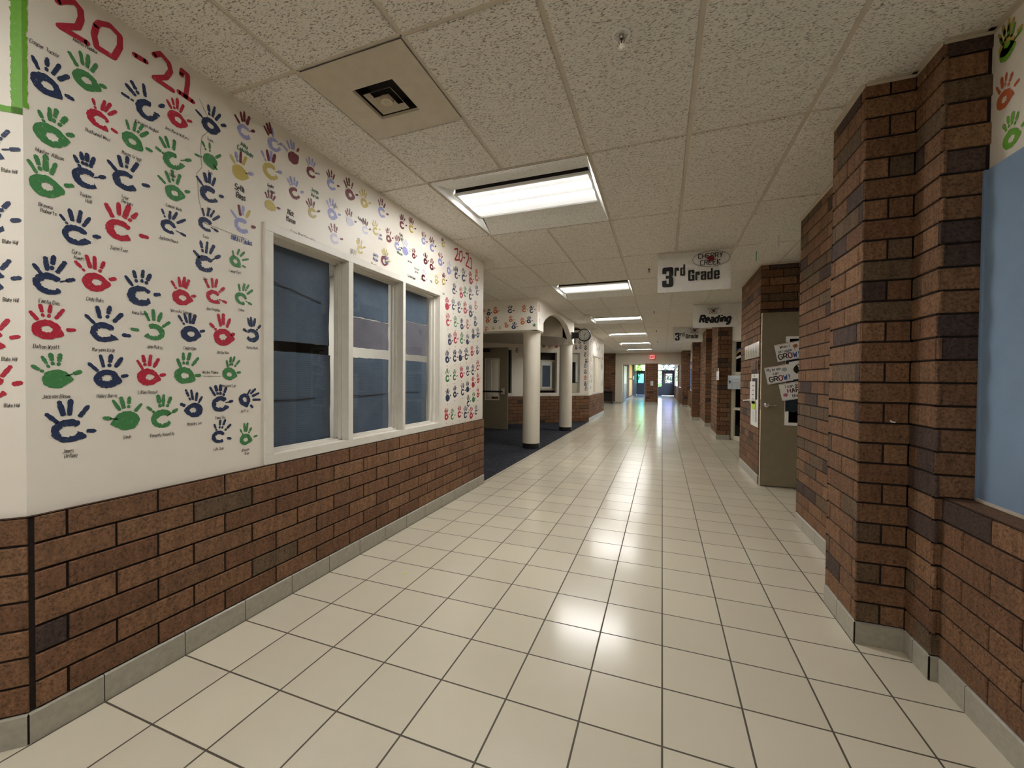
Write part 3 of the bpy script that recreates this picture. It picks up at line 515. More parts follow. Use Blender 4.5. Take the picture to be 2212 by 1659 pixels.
# alcove beam with the shallow arch over the corridor side, its lowered ceiling, and the columns
XB, YB0, YB1, ZB = -2.157, 7.30, 10.65, 2.246
mb = MB()
arch = [(7.70, ZB), (7.70, 2.42), (7.83, 2.50), (8.12, 2.61), (8.49, 2.70), (8.89, 2.73), (9.26, 2.722), (9.53, 2.69), (9.81, 2.63), (10.03, 2.535), (10.27, 2.40), (10.42, 2.32), (10.5, ZB)]
for x, fl_ in ((XB, 0), (XB-.12, 1)):
    def qd(a, b): mb.quad([(x, a[0], a[1]), (x, b[0], b[1]), (x, b[0], 2.86), (x, a[0], 2.86)], 'wall')
    qd((YB0, ZB), (7.70, ZB)); qd((10.5, ZB), (YB1, ZB))
    for a, b in zip(arch[1:-1], arch[2:]): qd(a, b)
    for i in range(6): pass
for a, b in zip([(YB0, ZB)]+arch, arch+[(YB1, ZB)]): mb.quad([(XB, *a), (XB-.12, *a), (XB-.12, *b), (XB, *b)], 'wall')
mb.quad([(XB, YB1, ZB), (XB-.12, YB1, ZB), (XB-.12, YB1, 2.86), (XB, YB1, 2.86)], 'wall')
mb.quad([(-4.6, YB0, ZB), (XB, YB0, ZB), (XB, YB0, 2.86), (-4.6, YB0, 2.86)], 'wall')
mb.quad([(-4.6, YB0, ZB), (XB, YB0, ZB), (XB-.12, YB0+.34, ZB), (-4.6, YB0+.34, ZB)], 'wall')
mb.quad([(-4.6, YB0+.34, ZB), (XB-.12, YB0+.34, ZB), (XB-.12, YB0+.34, 2.86), (-4.6, YB0+.34, 2.86)], 'wall')
BEAM = S('wall_alcove_beam', mb)
mb = MB(); zs = 2.36
ea, eb = (-4.78, 7.38), (-2.285, 9.875)
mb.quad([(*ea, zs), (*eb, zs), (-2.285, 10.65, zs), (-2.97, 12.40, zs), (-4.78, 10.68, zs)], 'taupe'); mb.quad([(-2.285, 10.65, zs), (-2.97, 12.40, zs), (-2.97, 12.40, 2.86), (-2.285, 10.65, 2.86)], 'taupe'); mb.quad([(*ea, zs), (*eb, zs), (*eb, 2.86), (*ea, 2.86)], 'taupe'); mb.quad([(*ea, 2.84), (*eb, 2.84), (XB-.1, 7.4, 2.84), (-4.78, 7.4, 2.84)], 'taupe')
mb.quad([(-2.20, 10.65, zs), (-2.17, 13.2, zs), (-2.17, 13.2, 2.86), (-2.2, 10.65, 2.86)], 'taupe') if False else None
S('ceiling_alcove', mb)
def column(loc, label):
    t = thing('round_column', label, 'column', loc, group='round columns carrying the alcove beam')
    b = MB(); b.lathe(loc, [(.166, .1), (.166, ZB-.07), (.169, ZB-.06), (.169, ZB)], 'column', 40); b.build('shaft', t, smooth=False)
    me = t.children[0].data; me.polygons.foreach_set('use_smooth', [True]*len(me.polygons))
    b = MB(); b.lathe(loc, [(.163, 0), (.163, .098), (.15, .1)], 'blackp', 40); b.build('cove_base', t, label='black rubber base')
    b = MB(); b.box((loc[0]-.17, loc[1]-.17, ZB-.012), (loc[0]+.17, loc[1]+.17, ZB), 'wall'); b.build('cap', t)
    return t
column((-2.375, 7.66, 0), 'round cream column nearest the camera, at the corner of the handprint beam')
column((-2.36, 10.62, 0), 'round cream column farther down the corridor, beneath the clock')

# ------------------------------------------------------------------ handprints and names on the walls
def hand(mb, fr, col, style, P, r, d=.0014):
    C = Vector(P[0]); tips = [Vector(p) for p in P[1:5]]; th = Vector(P[5])
    cs = col*6 if len(col) == 1 else (col[0]+col[1]*5 if len(col) == 2 else col); cs = ['p'+c for c in cs]
    D = sum((t-C).length for t in tips)/4; u = (sum(tips, Vector((0, 0)))/4-C).normalized(); w = Vector((u.y, -u.x))
    if w.dot(th-C) < 0: w = -w
    R = .385*D*r.uniform(.94, 1.05); ta = math.atan2((th-C).dot(u), (th-C).dot(w))
    def pt(a, q): v = C+(w*math.cos(a)*1.08+u*math.sin(a))*q; return v
    def outer(a): 
        da = abs((a-ta+.45+math.pi) % (2*math.pi)-math.pi); bul = max(0, 1-da/.75)
        return R*(1+.34*bul*bul+r.uniform(-.045, .045))
    n = 34
    if style == 'S':
        v = [pt(0, 0)]+[pt(2*math.pi*i/n, outer(2*math.pi*i/n)) for i in range(n)]
        mb.add([fr(p.x, p.y, d) for p in v], [(0, i+1, (i+1) % n+1) for i in range(n)], cs[0])
    else:
        a0, a1 = (0, 2*math.pi) if style == 'O' else (math.radians(r.uniform(22, 42)), math.radians(r.uniform(326, 345)))
        hx, hy = R*r.uniform(-.02, .22), R*r.uniform(-.05, .12); hole = .34 if style == 'O' else .46; o_, i_ = [], []
        for i in range(n+1):
            a = a0+(a1-a0)*i/n; q = outer(a) if not (style == 'O' and i == n) else None
            if q is None: o_.append(o_[0]); i_.append(i_[0]); continue
            if style == 'C' and i in (0, n): q *= .82
            o_.append(pt(a, q)); hh = R*hole*(1+r.uniform(-.16, .16))*(1-.15*math.sin(a)); i_.append(C+w*(hx+math.cos(a)*hh*1.25)+u*(hy+math.sin(a)*hh))
        v = o_+i_; m_ = len(o_)
        mb.add([fr(p.x, p.y, d) for p in v], [(i, i+1, m_+i+1, m_+i) for i in range(m_-1)], cs[0])
    def blob(a, b, wd, m):
        t = b-a; L = t.length
        if L < 1e-4: return
        t /= L; nn = Vector((-t.y, t.x)); out = []
        k = 7
        for i in range(k):
            s = i/(k-1); q = wd*.5*(.80+.20*math.sin(math.pi*min(1, .1+s*.8)))*(1+r.uniform(-.17, .17)); out.append((a+t*L*s, q))
        pts = [p+nn*q for p, q in out]+[b+t*wd*.32]+[p-nn*q for p, q in reversed(out)]+[a-t*wd*.2]
        c = a+t*L*.5; mb.add([fr(c.x, c.y, d)]+[fr(p.x, p.y, d) for p in pts], [(0, i+1, (i+1) % len(pts)+1) for i in range(len(pts))], m)
    for i, t in enumerate(tips):
        wd = D*r.uniform(.125, .165)*(1 if i not in (0,) else .88); a = C+(t-C)*r.uniform(.47, .54); b = t-(t-C).normalized()*wd*.3
        if r.random() < .35:
            c1 = a+(b-a)*.22; blob(a, c1, wd*.85, cs[1+i]); blob(a+(b-a)*.38, b, wd, cs[1+i])
        else: blob(a, b, wd, cs[1+i])
    a = C+(th-C)*.70; blob(a, th, D*.15, cs[5])
    if r.random() < .5 and style != 'O':
        blob(C+(th-C)*.42, C+(th-C)*.72, D*.06, cs[0])
def five(cy, cz, ty, tz, r):
    t = Vector((ty, tz)); D = t.length; u = t/D; w = Vector((u.y, -u.x)); o = [(cy, cz)]
    for a, l in ((-27, .86), (-9, .98), (7, 1.0), (25, .90)):
        a = math.radians(a+r.uniform(-3, 3)); v = (w*math.sin(a)+u*math.cos(a))*D*l; o.append((cy+v.x, cz+v.y))
    a = math.radians(r.uniform(66, 84)); v = (w*math.sin(a)+u*math.cos(a))*D*.78; o.append((cy+v.x, cz+v.y)); return o
KS = 2.1425/2.124
def kw(p): return (p[0]*KS, H_CAM+(p[1]-H_CAM)*KS)
FL = Fr((XW, 0, 0), (0, 1, 0))
r = random.Random(11)
prints = []
for i, (c, s, P) in enumerate(BIG): prints.append((c, s, [kw(p) for p in P], 'B%d' % i))
for c, s, y, z, ty, tz in SMALL:
    y, z = kw((y, z)); prints.append((c, s, five(y, z, ty, tz, r), ''))
prints.sort(key=lambda q: -((Vector(q[2][2])-Vector(q[2][0])).length)/q[2][0][0])
rest = MB()
for i, (c, s, P, tag_) in enumerate(prints):
    if i < 100:
        m_ = MB(); hand(m_, FL, c, s, P, r); base_c = PN[c[0]]; m_.build('handprint', WL, label=base_c+(' painted handprint' if len(set(c)) == 1 else ' painted handprint with fingers in other colours'))
    else: hand(rest, FL, c, s, P, r)
rest.build('handprints', WL, kind='stuff', label='small painted handprints at the far end of the wall')
NAMES = ['Cooper Tucker', 'Amelia Maddox', 'Nathaniel West', 'Kiersten Hughes', 'Jess Marie Walters', 'Trent', 'Hunter Allison', 'Mason Griggs', 'Oscar', 'Kyla', 'Brenna Roberts', 'Tucker Hall', 'Tyler Perkins', 'Connor Wells', 'Ava',
         'Alita Cadwallader', 'Seth Ross', 'Auden Lomac', 'Otis', 'Odin', 'Cora Hamel', 'Zayne Ewer', 'Jackson Moore', 'Tayla', 'Nikki Paulus', 'Jake', 'Lauren Port', 'Emelia Dan', 'Cody Boks', 'Anna Berry', 'Veronika Simpson', 'Ben Kingdom', 'Colton',
         'Dalton Wyatt', 'Maryann Kelly', 'John Mulroy', 'Caden Oder', 'Jordan Moor', 'Haylyn Mullin', 'Jackson Bloom', 'Hailey Burns', 'Lillian Russell', 'Waylon Thomas', 'Margaret Lee', 'James Bellamy', 'Gavin', 'Kennedy Vanzetta', 'Melodie Lane', 'Emma Son', 'Ivy Fray', 'Lilly Chao', 'Brandon Oran']
for i, (c, s, P) in enumerate(BIG):
    nm = NAMES[i]; P = [Vector(kw(p)) for p in P]; D = sum((P[k]-P[0]).length for k in (1, 2, 3, 4))/4; lines = [nm]
    h, ink, wd = .0145, 'ink', .10
    if i in (15, 16, 17, 24, 10, 12, 11, 20, 44, 51): lines = nm.split()
    if i == 15: h, ink, wd = .022, 'inkg', .16
    if i == 16: h, ink, wd = .031, 'ink', .16
    if i == 17: h, ink, wd = .020, 'ink', .12
    if i == 24: lines = [nm]; h, ink, wd = .027, 'inkb', .13
    if i in (18, 19): continue
    x, y = P[0].x, P[0].y-D*.62-h
    if i in (0, 1): y = max(p.y for p in P)+.02
    if i in (42,): x, y = P[5].x+.05, P[0].y+.01
    m_ = MB()
    for k, ln in enumerate(lines): write(m_, Fr((XW, 0, 0), (0, 1, 0)), ln, x+k*.008, y-k*h*1.35, h, ink, wd, .0016, .10, 'C', .55, i, .12, False)
    if i == 42: stroke(m_, FL, [(x-.04, y-.012), (x+.05, y-.014)], .0015, .0016, ink)
    m_.build('written_name', WL)
EXTRA = [('Joseph Warren', 2.075, 2.535, 'inkg', .018), ('Allie L', 2.26, 2.505, 'inkgray', .018), ('Kate Bry', 2.52, 2.51, 'ink', .018), ('Nick Mason', 1.89, 2.32, 'ink', .024), ('Calvin Mont Schwartz', 1.98, 2.212, 'inkgray', .018), ('Luke Atkins', 2.74, 2.47, 'inkb', .016),
         ('Maddy Wright', 3.02, 2.56, 'ink', .018), ('Sam Wilkerson', 3.0, 2.43, 'inkg', .018), ('BFF!', 2.43, 2.235, 'inkgray', .026), ('Juliette Morgan', 2.68, 2.29, 'inkb', .018), ('Isaac Dean', 2.82, 2.31, 'inkb', .022), ('Carolina Bondi', 3.18, 2.235, 'ink', .018),
         ('Alyssa Walker', 2.66, 2.21, 'ink', .020), ('Christian Watson', 3.26, 2.33, 'inkg', .016), ('Lillian Landrum', 3.36, 2.29, 'ink', .016), ('Jack Dunn', 3.15, 2.37, 'ink', .014), ('Taylor Simmons', 3.42, 2.48, 'ink', .016), ('Mike', 3.52, 2.27, 'inkb', .018), ('Natalie Hale', 3.6, 2.2, 'ink', .014), ('Jill', 3.98, 2.5, 'ink', .03), ('Jada', 3.75, 2.3, 'inkb', .015), ('Sam Dull', 3.75, 2.2, 'ink', .015)]
for nm, y, z, ink, h in EXTRA:
    h *= 1.3
    m_ = MB(); ls = nm.split() if len(nm) > 9 else [nm]
    if nm[:6] == 'Calvin' or nm[:5] == 'Carol': ls = [nm]
    for k, ln in enumerate(ls): write(m_, FL, ln, *kw((y, z-k*h*1.4)), h, ink, .13, .0016, .1, 'C', .55, int(y*100), .1, False)
    m_.build('written_name', WL)
m_ = MB(); rr = random.Random(5)
for c, s, y, z, ty, tz in SMALL[31:]:
    y, z = kw((y, z)); write(m_, FL, rr.choice(['Ella M', 'Max T', 'Ana R', 'Leo K', 'Ruby', 'Sam', 'Owen']), y, z-.075, .010, 'ink', .12, .0016, .1, 'C', .6, 3, .1, False)
m_.build('written_names', WL, kind='stuff', label='tiny marker names beneath the small handprints')
for STR, wd in ((ST1, .021), (ST2, .019)):
    m_ = MB()
    for s in STR: 
        pts = [kw(p) for p in s]
        stroke(m_, FL, pts, wd, .0018, 'pR'); fdisc(m_, FL, *pts[0], wd/2, wd/2, .0018, 'pR', 8); fdisc(m_, FL, *pts[-1], wd/2, wd/2, .0018, 'pR', 8)
    m_.build('painted_year', WL, label='red painted 20-21 near the ceiling')
# hairline cracks in the plaster
m_ = MB(); pts = [(1.372, 2.70), (1.41, 2.64), (1.413, 2.56), (1.385, 2.52), (1.377, 2.44), (1.384, 2.37), (1.36, 2.33), (1.37, 2.2), (1.40, 2.10), (1.62, 2.09)]
stroke(m_, FL, pts, .0022, .001, 'inkgray'); m_.build('plaster_crack', WL)
# prints on the angled corner wall, and its green painted frame
d45, n45, _ = seg(A[0], A[1]); F45 = Fr((A[1][0], A[1][1], 0), d45)
cn = 0
for c, s, x, z in (('N', 'C', -.085, 2.12), ('N', 'C', -.085, 1.87), ('N', 'C', -.085, 1.665), ('R', 'C', -.09, 1.455), ('R', 'C', -.085, 1.29)):
    m_ = MB(); hand(m_, F45, c, s, [(x, z), (x-.055, z+.09), (x-.02, z+.11), (x+.015, z+.105), (x+.05, z+.08), (x+.075, z+.018)], r); m_.build('handprint', WCORN, label=PN[c]+' painted handprint')
    m_ = MB(); write(m_, F45, 'Blake Hill', x+.05, z-.07, .013, 'ink', .1, .0016, .1, 'C', .5, 2, .1, False); m_.build('written_name', WCORN)
m_ = MB()
for q in range(30):
    z0 = 2.262+q*.0195; j0, j1 = r.uniform(-.003, .003), r.uniform(-.003, .003); m_.quad([F45(-.030+j0, z0, .0015), F45(0, z0, .0015), F45(0, z0+.0195, .0015), F45(-.030+j1, z0+.0195, .0015)], 'pV')
    w0 = .012+r.uniform(-.003, .003); w1 = .012+r.uniform(-.003, .003); m_.quad([FL(A[1][1], z0+.03, .0015), FL(A[1][1]+w0, z0+.03, .0015), FL(A[1][1]+w1, z0+.0495, .0015), FL(A[1][1], z0+.0495, .0015)], 'pV')
for q in range(40):
    x0 = -.0195*(q+1); m_.quad([F45(x0, 2.262, .0015), F45(x0+.0195, 2.262, .0015), F45(x0+.0195, 2.285+r.uniform(-.003, .003), .0015), F45(x0, 2.285+r.uniform(-.003, .003), .0015)], 'pV')
m_.build('painted_border', WCORN, label='lime green painted border line')
FB = Fr((0, YB0, 0), (1, 0, 0))
for c, s, x, z, tx, tz in BEAMP:
    m_ = MB(); hand(m_, FB, c, s, five(x, z, tx, tz, r), r); m_.build('handprint', BEAM, label=PN[c]+' painted handprint')
m_ = MB(); pts = []
for q in range(10):
    a = math.pi/2+q*math.pi/5; rad = .045 if q % 2 == 0 else .018; pts.append((-2.22+rad*math.cos(a), 2.33+rad*math.sin(a)))
m_.add([FB(-2.22, 2.33, .0015)]+[FB(*p, .0015) for p in pts], [(0, i+1, (i+1) % 10+1) for i in range(10)], 'inkg'); m_.build('painted_star', BEAM, label='dark green painted star')
FX = Fr((XB, 0, 0), (0, 1, 0))
for c, y, z in (('A', 7.38, 2.62), ('L', 7.42, 2.38)):
    m_ = MB(); hand(m_, FX, c, 'C', five(y, z, 0, .1, r), r); m_.build('handprint', BEAM, label=PN[c]+' painted handprint')
d4, n4, _ = seg(B_[1], B_[2]); F4 = Fr((B_[2][0], B_[2][1], 0), d4)
for c, s, x, z, tx, tz in FARP:
    m_ = MB(); hand(m_, F4, c, s, five(x, z, tx, tz, r), r); m_.build('handprint', WP, label=PN[c]+' painted handprint')
F5 = Fr((B_[2][0], 0, 0), (0, 1, 0))
cnt = 0
for q in range(400):
    y, z = r.uniform(13.25, 16.55), r.uniform(1.0, 2.68)
    if 13.8 < y < 15.85 and z < 2.33: continue
    cnt += 1
    if cnt > 90: break
    m_ = MB(); c = r.choice('NNNNMMRG'); hand(m_, F5, c, r.choice('CCO'), five(y, z, 0, .085, r), r); m_.build('handprint', WP3, label=PN[c]+' painted handprint')
FR = Fr((1.295, 0, 0), (0, -1, 0))
for c, s, y, z, ty, tz in RIGHTP:
    m_ = MB(); hand(m_, FR, c, s, five(-y, z, 0, .105, r), r); m_.build('handprint', WR, label=PN[c]+' painted handprint')
for c, y, z in (('A', 2.05, 2.42), ('V', 1.9, 2.35), ('Y', 2.31, 2.71), ('A', 1.7, 2.5)):
    m_ = MB(); hand(m_, FR, c, 'O', five(-y, z, 0, .105, r), r); m_.build('handprint', WR, label=PN[c]+' painted handprint')

# ------------------------------------------------------------------ left window group
YO = [(1.775, 2.392), (2.440, 3.062), (3.100, 3.700)]
t = thing('window_1', None, None, (XW, 2.7, .88)); t['kind'] = 'structure'
mb = MB(); x0, x1 = XW-.002, XW+.014
for a, b, c, d_ in ((1.722, 3.753, 2.178, 2.226), (1.722, 3.753, ZW, .88), (1.722, 1.775, .88, 2.178), (3.70, 3.753, .88, 2.178), (2.392, 2.440, .88, 2.178), (3.062, 3.10, .88, 2.178)): mb.box((x0, a, c), (x1, b, d_), 'trimw')
for (a, b) in YO:   # stepped stops running back to the glass
    for dx, w_ in ((.045, .0), (.085, .012), (.118, .026)):
        pass
    for xa, xb, w_ in ((XW-.10, XW, .0), (XW-.075, XW-.045, .014), (XW-.10, XW-.075, .026)):
        if w_ == 0: continue
        mb.box((xa, a, .88), (xb, a+w_, 2.178), 'trimw'); mb.box((xa, b-w_, .88), (xb, b, 2.178), 'trimw'); mb.box((xa, a, 2.178-w_), (xb, b, 2.178), 'trimw'); mb.box((xa, a, .88), (xb, b, .88+w_*.8), 'trimw')
for yy in ((2.392, 2.440), (3.062, 3.10)): mb.box((XW-.10, yy[0], .88), (XW, yy[1], 2.178), 'trimw')
mb.build('window_frame', t, bevel=.002)
for a, b in YO:
    p = MB(); p.box((XW-.098, a, .88), (XW-.093, b, 2.178), 'glass'); p.build('glass_pane', t)
# faces of the sheets behind the glass
def sheet(y0, y1, z0, z1, m, label, seed, tear=None):
    rr = random.Random(seed); b = MB(); X = XW-.112; n = 14; vs_ = []
    for i in range(n+1):
        for j in range(n+1):
            y = y0+(y1-y0)*i/n; z = z0+(z1-z0)*j/n; ed = (i in (0, n)) or (j in (0, n))
            vs_.append((X+.004*math.sin(i*.7+seed)*math.sin(j*.5), y+(rr.uniform(-.002, .002) if ed else 0), z+(rr.uniform(-.003, .003) if ed else 0)))
    b.add(vs_, [(i*(n+1)+j, (i+1)*(n+1)+j, (i+1)*(n+1)+j+1, i*(n+1)+j+1) for i in range(n) for j in range(n)], m)
    b.add([(v[0]-.004, v[1], v[2]) for v in vs_], [(i*(n+1)+j, i*(n+1)+j+1, (i+1)*(n+1)+j+1, (i+1)*(n+1)+j) for i in range(n) for j in range(n)], m)
    o = b.build('blue_paper_sheet', label=label, cat='paper sheet', group='paper sheets blocking the window panes')
    if tear:
        q = MB(); f = Fr((X+.006, 0, 0), (0, 1, 0)); pts = tear
        for (a, b1), (c, d1) in zip(pts, pts[1:]): q.quad([f(a, b1-.004), f(c, d1-.006), f(c, d1+.001), f(a, b1+.003)], 'dark')
        q.build('torn_slit', o)
    return o
sheet(1.79, 2.335, 1.565, 2.172, 'bpaper', 'dark blue sheet in the upper half of the leftmost window pane', 1, [(1.86, 1.93), (1.95, 1.905), (2.0, 1.905), (2.1, 1.885), (2.25, 1.86)])
sheet(1.785, 2.345, .888, 1.498, 'bpaper', 'blue corrugated sheet in the lower half of the leftmost window pane', 2, [(1.84, 1.19), (2.0, 1.19), (2.05, 1.187), (2.2, 1.195)])
sheet(2.45, 3.02, 1.816, 2.172, 'bpaper', 'blue sheet at the top of the middle window pane', 3)
sheet(2.45, 3.02, 1.575, 1.81, 'ppaper', 'mauve grey sheet under the blue one in the middle window pane', 4)
sheet(2.45, 3.025, .888, 1.495, 'bpaper', 'blue sheet in the lower half of the middle window pane', 5, [(2.55, 1.20), (2.7, 1.19), (2.85, 1.195), (2.98, 1.20)])
sheet(3.11, 3.655, 1.876, 2.172, 'bpaper', 'blue sheet at the top of the right window pane', 6)
sheet(3.11, 3.655, 1.56, 1.87, 'ppaper', 'mauve grey sheet under the blue one in the right window pane', 7)
sheet(3.11, 3.65, .888, 1.50, 'bpaper', 'blue sheet in the lower half of the right window pane', 8, [(3.18, 1.20), (3.3, 1.205), (3.5, 1.20)])

m_ = MB(); m_.box((XW-.20, 1.76, .87), (XW-.18, 2.40, 2.19), 'dark'); m_.build('gap_shade_board', label='added dark board that keeps the gap between the leftmost blue sheets dark', cat='board')  # added behind the glass so the gap between sheets reads dark
# ------------------------------------------------------------------ ceiling lights in their coffers
def ceiling_light(y0, label):
    x0, x1 = CX0, CX0+2*CT; t = thing('ceiling_light', label, 'ceiling light', (x0+CT, y0+CT, ZC), group='fluorescent ceiling lights along the corridor')
    e = .012; a, b, c, d_ = x0+e, x1-e, y0+e, y0+2*CT-e; zt = 2.895; zf = 2.857; yn, yf = y0+.315, y0+.84
    m_ = MB(); m_.quad([(a, c, ZC), (b, c, ZC), (b-.035, yn-.022, zt), (a+.035, yn-.022, zt)], 'tilew'); m_.build('near_panel', t)
    m_ = MB(); m_.quad([(a+.08, yf-.01, zf+.01), (b-.03, yf-.01, zf+.01), (b, d_, ZC), (a, d_, ZC)], 'tilew'); m_.build('far_panel', t)
    m_ = MB()
    for X, sg in ((a, 1), (b, -1)):
        m_.quad([(X, c, ZC), (X, d_, ZC), (X+sg*.05, yf+.02, zf+.02), (X+sg*.045, yn-.03, zt)], 'metalw')
        m_.quad([(X+sg*.045, yn-.03, zt), (X+sg*.05, yf+.02, zf+.02), (X+sg*.05, yf+.02, 3.0), (X+sg*.045, yn-.03, 3.0)], 'metalw')
    for p, q in (((a-e, c-e), (b+e, c)), ((a-e, d_), (b+e, d_+e)), ((a-e, c-e), (a, d_+e)), ((b, c-e), (b+e, d_+e))): m_.box((*p, ZC+.002), (*q, ZC+.012), 'tbar')
    m_.quad([(a, c, 3.0), (b, c, 3.0), (b, d_, 3.0), (a, d_, 3.0)], 'metalw'); m_.build('coffer', t)
    m_ = MB(); m_.box((a+.035, yn-.022, zt), (b-.035, yn-.016, zt+.03), 'metalw'); m_.box((a+.05, yn+.004, zf+.019), (b-.03, yn+.012, zf+.12), 'dark'); m_.box((a+.035, yn-.016, zf+.12), (b-.03, yn+.012, zf+.128), 'dark'); m_.build('fascia_gap_shade', t)  # dark boxes paint the shade in the gap above the lens frame
    m_ = MB(); A_, B2 = a+.045, b-.03
    for p, q in (((A_, yn), (B2, yn+.018)), ((A_, yf-.018), (B2, yf)), ((A_, yn), (A_+.018, yf)), ((B2-.018, yn), (B2, yf))): m_.box((*p, zf), (*q, zf+.018), 'metalw')
    m_.build('lens_frame', t)
    m_ = MB(); n = 24; vs_ = []
    for i in range(n+1):
        s = i/n; y = yn+.016+(yf-yn-.032)*s; z = zf+.012-.008*abs(math.sin(3*math.pi*s)); vs_ += [(A_+.016, y, z), (B2-.016, y, z)]
    m_.add(vs_, [(2*i, 2*i+2, 2*i+3, 2*i+1) for i in range(n)], 'lens'); m_.build('lens', t, smooth=True, label='glowing white fluorescent lens')
    return t
LL = ['nearest bright ceiling light, set in a four foot coffer', 'second ceiling light along the corridor, before the columns', 'third ceiling light along the corridor, above the clock', 'fourth ceiling light along the corridor, by the cream blinds', 'fifth ceiling light along the corridor', 'last ceiling light, just before the exit sign']
L0 = ceiling_light(trj(2), LL[0])
for i in range(1, 6): place_copy(L0, (CX0+CT, trj(2+6*i)+CT, ZC), LL[i])
for i, j in enumerate((-4, -10)): place_copy(L0, (CX0+CT, trj(j)+CT, ZC), ['ceiling light in the corridor ceiling just behind the viewpoint', 'ceiling light at the back end of the corridor behind the viewpoint'][i])

# ------------------------------------------------------------------ ceiling vent, sprinklers, hanging bits
vx, vy = tri(0), trj(0); t = thing('ceiling_vent', 'square beige air vent panel in the ceiling near the left wall', 'air vent', (vx+CT/2, vy+CT/2, ZC))
cx, cy = -1.405, 1.862; e = .010
m_ = MB(); hs = .125
def ring(m_, s0, z0, s1, z1, m):
    for k in range(4):
        q = [(-1, -1), (1, -1), (1, 1), (-1, 1)]; a, b = q[k], q[(k+1) % 4]
        m_.quad([(cx+a[0]*s0, cy+a[1]*s0, z0), (cx+b[0]*s0, cy+b[1]*s0, z0), (cx+b[0]*s1, cy+b[1]*s1, z1), (cx+a[0]*s1, cy+a[1]*s1, z1)], m)
X0, X1, Y0, Y1 = vx+e, vx+CT-e, vy+e, vy+CT-e
for q in (((X0, Y0), (X1, cy-hs)), ((X0, cy+hs), (X1, Y1)), ((X0, cy-hs), (cx-hs, cy+hs)), ((cx+hs, cy-hs), (X1, cy+hs))): m_.quad([(q[0][0], q[0][1], ZC), (q[0][0], q[1][1], ZC), (q[1][0], q[1][1], ZC), (q[1][0], q[0][1], ZC)], 'ventp')
for p, q in (((vx-.0, vy-.0), (vx+e, vy+CT)), ((X1, vy), (vx+CT, vy+CT)), ((vx, vy), (vx+CT, Y0)), ((vx, Y1), (vx+CT, vy+CT))): m_.box((*p, ZC+.0075), (*q, ZC+.014), 'tbar')
m_.build('panel', t)
m_ = MB(); ring(m_, hs, ZC, hs-.006, ZC+.012, 'ventp'); ring(m_, hs-.006, ZC+.012, hs, ZC+.09, 'dark'); m_.quad([(cx-hs, cy-hs, ZC+.09), (cx+hs, cy-hs, ZC+.09), (cx+hs, cy+hs, ZC+.09), (cx-hs, cy+hs, ZC+.09)], 'dark'); m_.build('throat', t)  # throat sides and top coloured dark for the unlit duct
for s_, zz, nm in ((.086, -.006, 'outer_cone'), (.050, -.010, 'inner_cone')):
    m_ = MB(); ring(m_, s_, ZC+zz, s_-.004, ZC+zz+.006, 'ventp'); ring(m_, s_, ZC+zz, s_-.022, ZC+zz+.022, 'ventp'); m_.build(nm, t)
m_ = MB(); m_.lathe((cx, cy, ZC), [(.001, -.014), (.010, -.014), (.016, -.008), (.026, -.012), (.032, -.010), (.034, .01)], 'ventp', 24); m_.lathe((cx, cy, ZC-.013), [(.001, 0), (.004, .0), (.004, .003)], 'dark', 10); m_.build('center_disc', t)

def sprinkler(x, y, label, ring_=True):
    t = thing('sprinkler_head', label, 'sprinkler', (x, y, ZC), group='ceiling sprinklers along the corridor'); c = (x, y, ZC)
    if ring_: m_ = MB(); m_.lathe(c, [(.040, .002), (.040, -.004), (.030, -.004), (.028, .03)], 'metalw', 28); m_.build('escutcheon', t, smooth=True)
    m_ = MB(); m_.lathe(c, [(.027, .03), (.001, .031)] if ring_ else [(.022, .001), (.001, .0)], 'dark', 20); m_.lathe(c, [(.012, .03), (.012, -.012), (.007, -.016)], 'chrome' if ring_ else 'blackp', 14); m_.build('body', t)
    m_ = MB()
    for s in (-1, 1): m_.tube([(x+s*.010, y, ZC-.012), (x+s*.013, y, ZC-.028), (x+s*.003, y, ZC-.046)], .0028, 'chrome' if ring_ else 'blackp')
    m_.tube([(x, y, ZC-.014), (x, y, ZC-.040)], .0022, 'cherry'); m_.build('frame_arms', t)
    m_ = MB()
    for k in range(10):
        a = 2*math.pi*k/10; b = a+.42; m_.add([(x, y, ZC-.047), (x+.018*math.cos(a), y+.018*math.sin(a), ZC-.049), (x+.018*math.cos(b), y+.018*math.sin(b), ZC-.049)], [(0, 1, 2)], 'chrome' if ring_ else 'blackp')
    m_.lathe((x, y, ZC-.048), [(.001, .0), (.010, .0), (.010, .002)], 'chrome', 12); m_.build('deflector', t)
    return t
s0 = sprinkler(-.184, 1.86, 'chrome recessed sprinkler nearest the camera, in the ceiling at the top of the view')
s1 = None
for y, lb in ((5.86, 'small sprinkler just left of the nearest hanging banner'), (9.55, 'second small sprinkler farther along the corridor ceiling'), (13.2, 'third small sprinkler, beside the far banner'), (16.85, 'farthest small sprinkler on the corridor ceiling')):
    if s1 is None: s1 = sprinkler(-.184, y, lb, False)
    else: place_copy(s1, (-.184, y, ZC), lb)
m_ = MB(); m_.box((1.088, 4.93, 2.70), (1.098, 4.945, 2.825), 'white'); m_.box((1.084, 4.925, 2.80), (1.102, 4.95, 2.826), 'white'); m_.build('hanging_clip', label='white plastic clip hanging from the ceiling beside the brick pier', cat='clip')
m_ = MB(); m_.box((.990, 5.46, 2.71), (.996, 5.475, 2.826), 'teal'); m_.build('ribbon_strip', label='short green ribbon hanging from the ceiling by the doorway', cat='ribbon')
